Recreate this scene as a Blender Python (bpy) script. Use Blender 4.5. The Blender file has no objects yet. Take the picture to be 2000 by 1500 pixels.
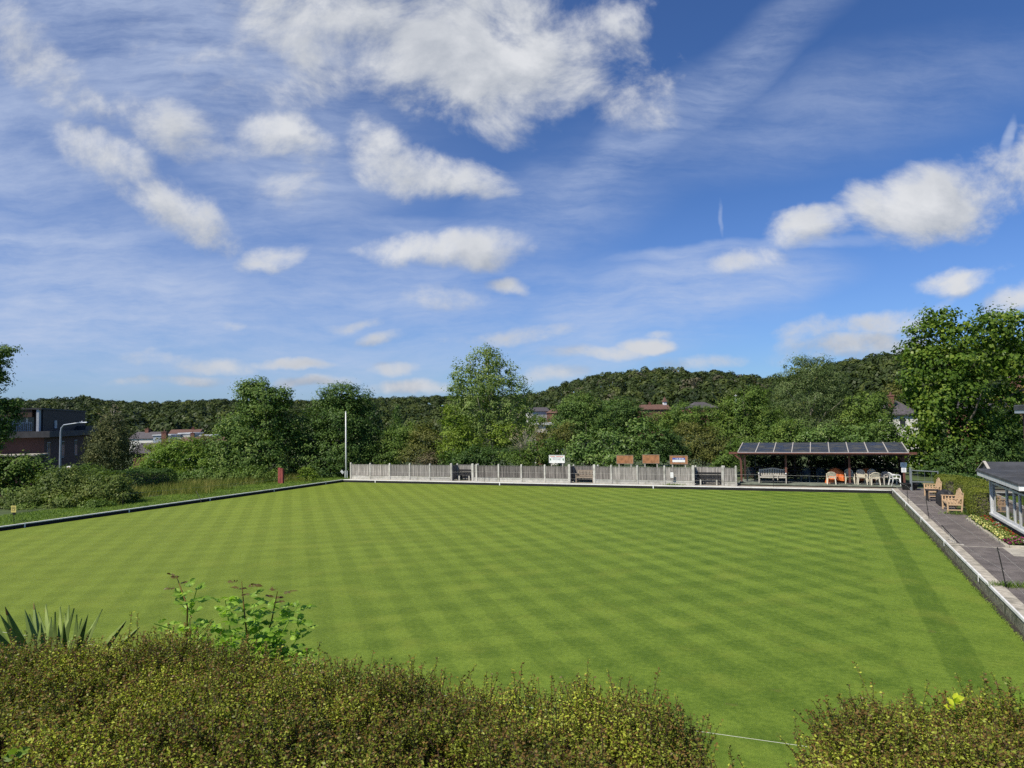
import bpy, math, random
import numpy as np
from mathutils import Vector, Matrix, Euler

scene = bpy.context.scene
COL = scene.collection
rad = math.radians

# ------------------------------------------------------------------ camera
F_PX = 1439.0                       # focal length in pixels of a 2000 px wide frame
PITCH, ROLL, YAW = 0.0478, -0.0163, 0.3911   # YAW: turn of the green's axis from the view axis
EYE = 4.75
_c, _s = math.cos(ROLL), math.sin(ROLL)
_cp, _sp = math.cos(PITCH), math.sin(PITCH)
RIGHT = np.array([_c, -_sp * _s, _cp * _s])
UP = np.array([-_s, -_sp * _c, _cp * _c])
FWD = np.array([0, _cp, _sp])
cam_data = bpy.data.cameras.new("camera")
cam_data.sensor_width = 36.0
cam_data.lens = F_PX / 2000.0 * 36.0
cam_data.clip_start = 0.05
cam_data.clip_end = 12000
cam = bpy.data.objects.new("camera", cam_data)
COL.objects.link(cam)
M = Matrix.Identity(4)
for i in range(3):
    M[i][0], M[i][1], M[i][2] = RIGHT[i], UP[i], -FWD[i]
M[2][3] = EYE
cam.matrix_world = M
scene.camera = cam

# ------------------------------------------------------------------ exposure and render settings
vs = scene.view_settings
scene.display_settings.display_device = 'sRGB'
vs.view_transform = 'Standard'
vs.look = 'None'
vs.gamma = 1.0
vs.exposure = 0.18
vs.use_curve_mapping = False
cy = scene.cycles
cy.max_bounces = 5
cy.diffuse_bounces = 3
cy.glossy_bounces = 2
cy.transmission_bounces = 4
cy.transparent_max_bounces = 6
cy.use_adaptive_sampling = True
cy.adaptive_threshold = 0.012
cy.use_denoising = False
cy.caustics_reflective = False
cy.caustics_refractive = False

# ------------------------------------------------------------------ sun
SUN_EL = rad(49)
SUN_AZ = rad(232)                   # clockwise from +Y: behind the camera, to the left
SUN_DIR = Vector((math.sin(SUN_AZ) * math.cos(SUN_EL), math.cos(SUN_AZ) * math.cos(SUN_EL), math.sin(SUN_EL)))
sun_data = bpy.data.lights.new("sun", 'SUN')
sun_data.energy = 5.0
sun_data.angle = rad(0.53)
sun_data.color = (1.0, 0.93, 0.80)
sun = bpy.data.objects.new("sun", sun_data)
COL.objects.link(sun)
sun.rotation_euler = (-SUN_DIR).to_track_quat('-Z', 'Y').to_euler()


def ray(px, py):
    x, y = (px - 1000) / F_PX, (750 - py) / F_PX
    return FWD + RIGHT * x + UP * y


# ------------------------------------------------------------------ node helper
class NT:
    def __init__(self, tree):
        self.t = tree
        self.nodes = tree.nodes

    def n(self, typ, **kw):
        nd = self.nodes.new(typ)
        for k, v in kw.items():
            setattr(nd, k, v)
        return nd

    def put(self, sock, v):
        if isinstance(v, bpy.types.NodeSocket):
            self.t.links.new(v, sock)
        else:
            sock.default_value = v

    def m(self, op, a, b=0.0, c=0.0, clamp=False):
        nd = self.n('ShaderNodeMath', operation=op, use_clamp=clamp)
        self.put(nd.inputs[0], a)
        self.put(nd.inputs[1], b)
        self.put(nd.inputs[2], c)
        return nd.outputs[0]

    def vm(self, op, a, b=(0, 0, 0), out=0):
        nd = self.n('ShaderNodeVectorMath', operation=op)
        self.put(nd.inputs[0], a)
        self.put(nd.inputs[1], b)
        return nd.outputs[out]

    def mapping(self, v, loc=(0, 0, 0), rot=(0, 0, 0), scale=(1, 1, 1), typ='POINT'):
        nd = self.n('ShaderNodeMapping', vector_type=typ)
        self.put(nd.inputs['Vector'], v)
        nd.inputs['Location'].default_value = loc
        nd.inputs['Rotation'].default_value = rot
        nd.inputs['Scale'].default_value = scale
        return nd.outputs[0]

    def noise(self, v, scale=1.0, detail=4.0, rough=0.5, dist=0.0, color=False):
        nd = self.n('ShaderNodeTexNoise')
        self.put(nd.inputs['Vector'], v)
        nd.inputs['Scale'].default_value = scale
        nd.inputs['Detail'].default_value = detail
        nd.inputs['Roughness'].default_value = rough
        nd.inputs['Distortion'].default_value = dist
        return nd.outputs['Color'] if color else nd.outputs['Fac']

    def smooth(self, v, a, b, lo=0.0, hi=1.0):
        nd = self.n('ShaderNodeMapRange', interpolation_type='SMOOTHSTEP')
        self.put(nd.inputs['Value'], v)
        nd.inputs['From Min'].default_value = a
        nd.inputs['From Max'].default_value = b
        nd.inputs['To Min'].default_value = lo
        nd.inputs['To Max'].default_value = hi
        return nd.outputs[0]

    def mix(self, f, a, b):
        nd = self.n('ShaderNodeMix', data_type='RGBA')
        self.put(nd.inputs[0], f)
        for i, v in ((6, a), (7, b)):
            if isinstance(v, tuple) and len(v) == 3:
                v = (*v, 1.0)
            self.put(nd.inputs[i], v)
        return nd.outputs[2]


# ------------------------------------------------------------------ sky
def uv_of(px, py):
    d = ray(px, py)
    return d[0] / d[1], d[2] / d[1]


# cumulus: where each one stands in the sky (azimuth / height picked off as tangents), half sizes, tilt, weight
CUMULUS = [
    (740, 25, 280, 125, -14, 1.05), (960, 105, 250, 115, -8, 1.15), (1110, 130, 110, 90, 10, .9),
    (960, 215, 110, 50, -10, .62), (1195, 50, 75, 60, 20, .62), (1190, 205, 70, 36, -20, .45), (610, 20, 130, 70, -30, .62),
    (735, 290, 62, 42, -40, .78), (790, 335, 95, 42, -18, .85), (890, 355, 100, 42, -12, .95),
    (330, 245, 110, 46, -20, .95), (395, 290, 85, 36, -20, .8), (215, 315, 92, 48, -30, .95), (335, 405, 108, 38, -27, .9),
    (85, 90, 120, 60, -40, .7), (190, 195, 110, 36, -35, .55), (525, 280, 105, 46, -8, .75), (545, 380, 60, 40, -20, .65),
    (430, 130, 160, 70, -30, .35), (545, 498, 52, 22, 0, .85), (860, 495, 145, 30, 2, 1.05), (730, 505, 70, 18, 0, .6),
    (985, 556, 36, 16, -10, .75), (850, 580, 90, 22, 0, .55),
    (1585, 440, 72, 34, 12, .95), (1700, 395, 62, 42, 20, .85), (1845, 395, 160, 66, 8, 1.15), (1985, 340, 110, 66, 25, .95),
    (1875, 537, 76, 20, 10, .9), (1985, 565, 72, 28, 15, .95), (1450, 515, 52, 18, 0, .55),
    (1670, 640, 130, 22, 5, .8), (1640, 680, 150, 26, 3, .9), (1150, 686, 84, 15, 0, .85), (1268, 668, 48, 15, 0, .9),
    (1298, 642, 36, 9, 0, .55), (1075, 733, 60, 15, 0, .8), (985, 655, 105, 16, 4, .65), (375, 712, 100, 18, -3, .8),
    (315, 748, 95, 10, 0, .65), (565, 705, 76, 9, 0, .75), (625, 741, 66, 11, 0, .75), (435, 628, 45, 10, 0, .6),
    (770, 718, 40, 9, 0, .55), (800, 750, 66, 10, 0, .7), (1390, 703, 110, 15, 0, .6), (730, 630, 60, 9, 0, .5), (760, 662, 34, 9, 0, .5),
]
CIRRUS = [   # px, py, half length, half width, tilt, weight
    (1270, 250, 400, 46, 35, .5), (1080, 400, 160, 75, 20, .35), (1300, 575, 260, 60, 8, .95), (1180, 650, 260, 60, 8, .6),
    (1430, 480, 220, 13, 5, .62), (1620, 200, 330, 60, 12, .22), (110, 480, 240, 70, -3, .75), (200, 600, 420, 110, -6, .75),
    (680, 600, 330, 130, 0, .55), (850, 440, 180, 20, -8, .45), (60, 280, 220, 160, -30, .5), (300, 60, 420, 160, -30, .65), (560, 330, 160, 160, -30, .5),
    (1960, 255, 42, 9, 62, .75), (1822, 588, 20, 8, 40, .6), (1395, 422, 3, 26, 4, .4), (1410, 555, 3, 32, 4, .4),
    (1360, 668, 34, 3, 3, .5), (640, 600, 90, 8, -55, .4), (1000, 560, 300, 40, 0, .3), (250, 680, 380, 60, 0, .45),
]


def build_sky():
    w = bpy.data.worlds.new("World")
    scene.world = w
    w.use_nodes = True
    nt = NT(w.node_tree)
    nt.nodes.clear()
    out = nt.n('ShaderNodeOutputWorld')
    bg = nt.n('ShaderNodeBackground')
    bg.inputs['Strength'].default_value = 0.075
    w.node_tree.links.new(bg.outputs[0], out.inputs[0])
    sky = nt.n('ShaderNodeTexSky', sky_type='NISHITA')
    sky.sun_disc = False
    sky.sun_elevation = SUN_EL
    sky.sun_rotation = SUN_AZ
    sky.altitude = 50
    sky.air_density = 1.0
    sky.dust_density = 0.6
    sky.ozone_density = 2.2
    hs = nt.n('ShaderNodeHueSaturation')
    hs.inputs['Saturation'].default_value = SKY_SAT
    hs.inputs['Value'].default_value = SKY_VAL
    hs.inputs['Hue'].default_value = SKY_HUE
    nt.put(hs.inputs['Color'], sky.outputs[0])
    tc = nt.n('ShaderNodeTexCoord')
    sep = nt.n('ShaderNodeSeparateXYZ')
    nt.put(sep.inputs[0], tc.outputs['Generated'])
    y = nt.m('MAXIMUM', sep.outputs[1], 0.06)
    comb = nt.n('ShaderNodeCombineXYZ')
    nt.put(comb.inputs[0], nt.m('DIVIDE', sep.outputs[0], y))
    nt.put(comb.inputs[1], nt.m('DIVIDE', sep.outputs[2], y))
    uv = comb.outputs[0]
    elev = nt.smooth(sep.outputs[2], 0.0, 0.42)
    tint = nt.mix(elev, SKY_TINT_LOW, SKY_TINT_HIGH)
    tm = nt.n('ShaderNodeMix', data_type='RGBA', blend_type='MULTIPLY')
    tm.inputs[0].default_value = 1.0
    nt.put(tm.inputs[6], hs.outputs[0])
    nt.put(tm.inputs[7], tint)
    base = tm.outputs[2]
    front = nt.smooth(sep.outputs[1], 0.08, 0.3)

    def warp(v, scale, amt, detail=3.0):
        nz = nt.noise(v, scale, detail, 0.55, color=True)
        off = nt.vm('SCALE', nt.vm('SUBTRACT', nz, (.5, .5, .5)))
        off.node.inputs['Scale'].default_value = amt
        return nt.vm('ADD', v, off)

    def blobs(v, lst, pad=1.0):
        cur = None
        for k, (px, py, rx, ry, rot, wgt) in enumerate(lst):
            u0, v0 = uv_of(px, py)
            if k and k % 6 == 0:            # evaluate in short runs, so few values are alive at once
                v = nt.vm('ADD', v, nt.m('MULTIPLY', cur, 1e-9))
            q = nt.mapping(v, (u0, v0, 0), (0, 0, rad(rot) - ROLL), (rx * pad / F_PX, ry * pad / F_PX, 1), 'TEXTURE')
            d2 = nt.vm('DOT_PRODUCT', q, q, out=1)
            val = nt.m('MULTIPLY_ADD', d2, -wgt * .75, wgt)
            cur = val if cur is None else nt.m('MAXIMUM', cur, val)
        return nt.m('MAXIMUM', cur, -0.6)

    def density(v):
        wv = warp(warp(v, 4.0, 0.07, 2), 14.0, 0.028, 4)
        b = blobs(wv, CUMULUS, 1.3)
        f1 = nt.noise(nt.mapping(v, scale=(1.0, 1.3, 1)), 6.0, 13.0, 0.62, 0.25)
        return nt.m('MULTIPLY_ADD', nt.m('SUBTRACT', f1, 0.5), 3.3, b)

    d1 = density(uv)
    d2 = density(nt.vm('ADD', uv, (-0.014, 0.026, 0)))
    alpha = nt.m('MULTIPLY', nt.smooth(d1, 0.10, 1.08), front)
    lit = nt.m('MULTIPLY_ADD', nt.m('SUBTRACT', d1, d2), 0.72, 0.68, clamp=True)
    thick = nt.smooth(d1, 0.5, 1.6)
    fine = nt.noise(uv, 26.0, 6.0, 0.6)
    grey = nt.smooth(nt.noise(nt.mapping(uv, loc=(2.3, 1.1, 0)), 5.0, 6.0, 0.58), 0.36, 0.64)
    lit = nt.m('SUBTRACT', lit, nt.m('MULTIPLY', nt.m('MULTIPLY_ADD', thick, 0.55, 0.25), nt.m('MULTIPLY', grey, 0.75)), clamp=True)
    lit = nt.m('SUBTRACT', lit, nt.smooth(uv_y(nt, uv), 0.26, 0.06, 0.0, 0.30), clamp=True)
    lit = nt.m('MULTIPLY_ADD', nt.m('SUBTRACT', fine, 0.5), 0.15, lit, clamp=True)
    ccol = nt.mix(lit, (4.5, 5.0, 5.9), (8.7, 8.9, 9.3))

    # high thin streaks
    cv = warp(warp(uv, 1.4, 0.13, 1), 8.0, 0.035, 4)
    cm = blobs(cv, CIRRUS, 1.2)
    s1 = nt.noise(nt.mapping(cv, rot=(0, 0, rad(-14)), scale=(2.6, 17, 1)), 1.0, 10.0, 0.68)
    s2 = nt.noise(nt.mapping(cv, rot=(0, 0, rad(12)), scale=(4.5, 12, 1)), 1.0, 10.0, 0.66)
    st = nt.m('ADD', nt.m('MULTIPLY', s1, .55), nt.m('MULTIPLY', s2, .45))
    ca = nt.m('MULTIPLY', nt.smooth(cm, -0.35, 0.8), nt.smooth(st, 0.30, 0.72))
    veil = nt.smooth(uv_x(nt, uv), 0.30, -0.75, 0.0, 0.16)
    low = nt.smooth(uv_y(nt, uv), 0.34, 0.02, 0.0, 0.08)
    ca = nt.m('MULTIPLY', nt.m('ADD', nt.m('MULTIPLY', ca, 0.84), nt.m('ADD', veil, low)), front, clamp=True)
    c1 = nt.mix(ca, base, (6.0, 7.0, 9.2))
    c2 = nt.mix(alpha, c1, ccol)
    nt.put(bg.inputs['Color'], c2)
    w.cycles.sampling_method = 'MANUAL'
    w.cycles.sample_map_resolution = 512


def uv_x(nt, v):
    s = nt.n('ShaderNodeSeparateXYZ')
    nt.put(s.inputs[0], v)
    return s.outputs[0]


def uv_y(nt, v):
    s = nt.n('ShaderNodeSeparateXYZ')
    nt.put(s.inputs[0], v)
    return s.outputs[1]


SKY_SAT, SKY_VAL, SKY_HUE = 0.98, 1.0, 0.51
SKY_TINT_LOW, SKY_TINT_HIGH = (0.60, 0.93, 1.50), (0.52, 0.86, 1.28)
build_sky()


# ------------------------------------------------------------------ places on the ground
CA, SA = math.cos(YAW), math.sin(YAW)
CAMP = np.array([0.0, 0.0, EYE])


def st(s, t, z=0.0):
    """green coordinates (s to the right along the far edge, t away) -> world"""
    return Vector((s * CA + t * SA, -s * SA + t * CA, z))


def to_st(x, y):
    return x * CA - y * SA, x * SA + y * CA


def at(px, py, d):
    return Vector(CAMP + ray(px, py) * d)


def at_t(px, py, t):
    r = ray(px, py)
    d = t / (r[0] * SA + r[1] * CA)
    p = CAMP + r * d
    s, _ = to_st(p[0], p[1])
    return s, p[2]


def at_s(px, py, s):
    r = ray(px, py)
    d = s / (r[0] * CA - r[1] * SA)
    p = CAMP + r * d
    _, t = to_st(p[0], p[1])
    return t, p[2]


def at_z(px, py, z):
    r = ray(px, py)
    d = (z - EYE) / r[2]
    p = CAMP + r * d
    return to_st(p[0], p[1])


def horizon(px):
    return 818.8 - 0.0163 * (px - 1000)


def sstep(a, b, x):
    k = np.clip((x - a) / (b - a), 0, 1)
    return k * k * (3 - 2 * k)


RIDGE_X = np.array([-900, -200, 50, 170, 200, 300, 440, 600, 740, 860, 1000, 1060, 1100, 1180, 1250, 1330, 1400, 1500, 1600, 1640, 1750, 2000, 2900])
RIDGE_Y = np.array([795, 793, 792, 785, 792, 792, 787, 787, 781, 777, 776, 768, 752, 735, 726, 727, 733, 751, 738, 726, 713, 703, 697])
RIDGE_R = np.interp(RIDGE_X, [-900, 900, 1060, 1150, 2900], [860, 850, 720, 620, 560])
RIDGE_Z = EYE + (horizon(RIDGE_X) - RIDGE_Y) / F_PX * RIDGE_R - 10.0


def ground_z(x, y):
    x = np.asarray(x, float)
    y = np.asarray(y, float)
    s, t = to_st(x, y)
    z = np.full(np.broadcast(x, y).shape, 0.16)
    z = z + 0.10 * sstep(3.0, 4.5, s) * (1 - sstep(48.9, 49.6, t))
    z = z + 2.9 * (1 - sstep(3.4, 7.2, t))
    z = z - 4.5 * sstep(-40, -95, s) * sstep(0, 20, t)
    z = z - 3.2 * sstep(60, 125, t) * (1 - sstep(-45, -100, s) * .8)
    r = np.hypot(x, y)
    yy = np.maximum(y, 1e-3)
    ax = np.where(y > 0.15 * r, 1000 + F_PX * x / yy, np.where(x < 0, -900, 2900))
    rz = np.interp(ax, RIDGE_X, RIDGE_Z)
    rr = np.interp(ax, RIDGE_X, RIDGE_R)
    r0 = np.interp(ax, [0, 1000, 1500, 1760, 1900, 2100], [250, 230, 150, 100, 70, 70])
    hill = (rz + 5) * sstep(0, 1, (r - r0) / (rr - r0)) - rz * 0.7 * sstep(rr, 2600, r)
    front = sstep(0.0, 0.35, y / np.maximum(r, 1))
    return z + hill * front


def gz(x, y):
    return float(ground_z(x, y))


# ------------------------------------------------------------------ materials
def new_mat(name):
    m = bpy.data.materials.new(name)
    m.use_nodes = True
    nt = NT(m.node_tree)
    b = m.node_tree.nodes['Principled BSDF']
    return m, nt, b


def plain(name, col, rough=0.6, var=0.25, scale=6.0, bump=0.0, bscale=60.0, metal=0.0, spec=0.4, stain=None, stain_amt=0.5, stretch=(1, 1, 1), objvar=0.0):
    m, nt, b = new_mat(name)
    tc = nt.n('ShaderNodeTexCoord').outputs['Object']
    v = nt.mapping(tc, scale=stretch)
    n1 = nt.noise(v, scale, 6.0, 0.6)
    lo = tuple(c * (1 - var) for c in col)
    hi = tuple(min(1, c * (1 + var)) for c in col)
    c = nt.mix(nt.smooth(n1, 0.3, 0.7), lo, hi)
    if stain:
        n2 = nt.noise(v, scale * 0.35, 7.0, 0.65)
        c = nt.mix(nt.m('MULTIPLY', nt.smooth(n2, 0.48, 0.68), stain_amt), c, stain)
    if objvar:
        oi = nt.n('ShaderNodeObjectInfo')
        tm = nt.n('ShaderNodeMix', data_type='RGBA', blend_type='MULTIPLY')
        tm.inputs[0].default_value = 1.0
        nt.put(tm.inputs[6], c)
        nt.put(tm.inputs[7], nt.mix(oi.outputs['Random'], (1 - objvar,) * 3, (1 + objvar, 1 + objvar * .95, 1 + objvar * .85)))
        c = tm.outputs[2]
    nt.put(b.inputs['Base Color'], c)
    b.inputs['Roughness'].default_value = rough
    b.inputs['Metallic'].default_value = metal
    b.inputs['Specular IOR Level'].default_value = spec
    if bump:
        bp = nt.n('ShaderNodeBump')
        bp.inputs['Strength'].default_value = bump
        bp.inputs['Distance'].default_value = 0.02
        nt.put(bp.inputs['Height'], nt.noise(tc, bscale, 5.0, 0.6))
        nt.put(b.inputs['Normal'], bp.outputs[0])
    return m


def leafy(name, cols, rough=0.5, clump=0.6, trans=0.22, spec=0.16, tcol=None, own=0.5, gain=1.6):
    """cols: (dark, mid, light) leaf colours; each leaf its own, with drifts from clump to clump"""
    warm = (1.10, 1.06, 0.80) if gain > 1 else (1, 1, 1)
    cols = [tuple(min(.9, v * gain * k) for v, k in zip(c, warm)) for c in cols]
    m, nt, b = new_mat(name)
    geo = nt.n('ShaderNodeNewGeometry')
    tc = nt.n('ShaderNodeTexCoord').outputs['Object']
    rnd = geo.outputs['Random Per Island']
    n1 = nt.noise(tc, clump, 3.0, 0.6)
    k = nt.m('ADD', nt.m('MULTIPLY', rnd, own), nt.m('MULTIPLY', nt.smooth(n1, 0.3, 0.7), 1 - own))
    c = nt.mix(nt.smooth(k, 0.1, 0.5), cols[0], cols[1])
    c = nt.mix(nt.smooth(k, 0.5, 0.95), c, cols[2])
    nt.put(b.inputs['Base Color'], c)
    b.inputs['Roughness'].default_value = rough
    b.inputs['Specular IOR Level'].default_value = spec
    tr = nt.n('ShaderNodeBsdfTranslucent')
    tm = nt.n('ShaderNodeMix', data_type='RGBA', blend_type='MULTIPLY')
    tm.inputs[0].default_value = 1.0
    nt.put(tm.inputs[6], c)
    tm.inputs[7].default_value = (*(tcol or (1.5, 1.7, 0.6)), 1)
    nt.put(tr.inputs['Color'], tm.outputs[2])
    mx = nt.n('ShaderNodeMixShader')
    mx.inputs[0].default_value = trans
    m.node_tree.links.new(b.outputs[0], mx.inputs[1])
    m.node_tree.links.new(tr.outputs[0], mx.inputs[2])
    m.node_tree.links.new(mx.outputs[0], m.node_tree.nodes['Material Output'].inputs['Surface'])
    return m


def brick_mat(name, c1, c2, mortar, scale=4.0):
    m, nt, b = new_mat(name)
    tc = nt.n('ShaderNodeTexCoord').outputs['Object']
    sp = nt.n('ShaderNodeSeparateXYZ')
    nt.put(sp.inputs[0], tc)
    cb = nt.n('ShaderNodeCombineXYZ')
    nt.put(cb.inputs[0], nt.m('ADD', sp.outputs[0], sp.outputs[1]))
    nt.put(cb.inputs[1], sp.outputs[2])
    br = nt.n('ShaderNodeTexBrick')
    nt.put(br.inputs['Vector'], cb.outputs[0])
    br.inputs['Color1'].default_value = (*c1, 1)
    br.inputs['Color2'].default_value = (*c2, 1)
    br.inputs['Mortar'].default_value = (*mortar, 1)
    br.inputs['Scale'].default_value = scale
    br.inputs['Mortar Size'].default_value = 0.012
    n = nt.noise(tc, 1.2, 5.0, 0.6)
    tm = nt.n('ShaderNodeMix', data_type='RGBA', blend_type='MULTIPLY')
    tm.inputs[0].default_value = 1.0
    nt.put(tm.inputs[6], br.outputs[0])
    nt.put(tm.inputs[7], nt.mix(n, (0.65, 0.65, 0.65), (1.2, 1.15, 1.1)))
    nt.put(b.inputs['Base Color'], tm.outputs[2])
    b.inputs['Roughness'].default_value = 0.85
    return m


def lawn_mat():
    m, nt, b = new_mat("mown_turf")
    tc = nt.n('ShaderNodeTexCoord').outputs['Object']
    sp = nt.n('ShaderNodeSeparateXYZ')
    wob = nt.noise(tc, 0.35, 2.0, 0.5, color=True)
    off = nt.vm('SCALE', nt.vm('SUBTRACT', wob, (.5, .5, .5)))
    off.node.inputs['Scale'].default_value = 0.16
    nt.put(sp.inputs[0], nt.vm('ADD', tc, off))
    S, T = sp.outputs[0], sp.outputs[1]

    def band(ang, period, ph, sharp):
        p = nt.m('ADD', nt.m('MULTIPLY', S, math.cos(ang)), nt.m('MULTIPLY', T, math.sin(ang)))
        w = nt.m('SINE', nt.m('MULTIPLY_ADD', p, 2 * math.pi / period, ph))
        return nt.smooth(w, -sharp, sharp)
    b1 = band(rad(39), 1.02, 0.4, 0.5)
    b2 = band(rad(-51), 1.30, 1.1, 0.5)
    n_big = nt.noise(tc, 0.22, 4.0, 0.55)
    n_mid = nt.noise(tc, 1.1, 5.0, 0.6)
    n_fine = nt.noise(tc, 9.0, 6.0, 0.65)
    n_fib = nt.noise(tc, 55.0, 3.0, 0.6)
    amp = nt.m('MULTIPLY', nt.smooth(n_big, 0.3, 0.65, 0.45, 1.0), nt.smooth(T, 12.0, 34.0, 0.62, 1.0))
    v = nt.m('MULTIPLY', nt.m('ADD', nt.m('MULTIPLY', b1, 0.50), nt.m('MULTIPLY', b2, 0.32)), amp)
    # two straight passes of the mower along the right-hand side
    e1 = nt.m('MULTIPLY', nt.smooth(S, 2.02, 2.14), nt.smooth(S, 2.80, 2.68))
    e0 = nt.m('MULTIPLY', nt.smooth(S, 1.32, 1.44), nt.smooth(S, 2.14, 2.02))
    e2 = nt.smooth(S, 2.68, 2.80)
    keep = nt.smooth(S, 1.44, 1.3, 0.3, 1.0)
    v = nt.m('MULTIPLY', v, keep)
    v = nt.m('ADD', v, nt.m('MULTIPLY', e0, 0.30))
    v = nt.m('SUBTRACT', v, nt.m('MULTIPLY', e1, 0.10))
    v = nt.m('ADD', v, nt.m('MULTIPLY', e2, 0.28))
    v = nt.m('ADD', v, nt.m('MULTIPLY', nt.m('SUBTRACT', n_mid, 0.5), 1.0))
    v = nt.m('ADD', v, nt.m('MULTIPLY', nt.m('SUBTRACT', n_fine, 0.5), 1.7))
    v = nt.m('ADD', v, nt.m('MULTIPLY', nt.m('SUBTRACT', n_fib, 0.5), 2.4))
    c = nt.mix(nt.smooth(v, -0.5, 1.12), LAWN_DARK, LAWN_LIGHT)
    yel = nt.noise(nt.mapping(tc, loc=(7, 3, 0)), 0.55, 6.0, 0.62)
    c = nt.mix(nt.m('MULTIPLY', nt.smooth(yel, 0.50, 0.74), 0.45), c, LAWN_YELLOW)
    spot = nt.noise(nt.mapping(tc, loc=(31, 17, 0)), 1.7, 6.0, 0.66)
    c = nt.mix(nt.m('MULTIPLY', nt.smooth(spot, 0.64, 0.74), 0.5), c, (0.135, 0.115, 0.035))
    far = nt.smooth(S, 0.0, -26.0, 0.0, 0.45)
    c = nt.mix(far, c, LAWN_YELLOW)
    nt.put(b.inputs['Base Color'], c)
    b.inputs['Roughness'].default_value = 0.75
    b.inputs['Specular IOR Level'].default_value = 0.15
    bp = nt.n('ShaderNodeBump')
    bp.inputs['Strength'].default_value = 0.6
    bp.inputs['Distance'].default_value = 0.03
    nt.put(bp.inputs['Height'], nt.noise(tc, 45.0, 4.0, 0.7))
    nt.put(b.inputs['Normal'], bp.outputs[0])
    return m


LAWN_DARK, LAWN_LIGHT, LAWN_YELLOW = (0.058, 0.108, 0.008), (0.180, 0.258, 0.030), (0.200, 0.236, 0.032)

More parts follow.
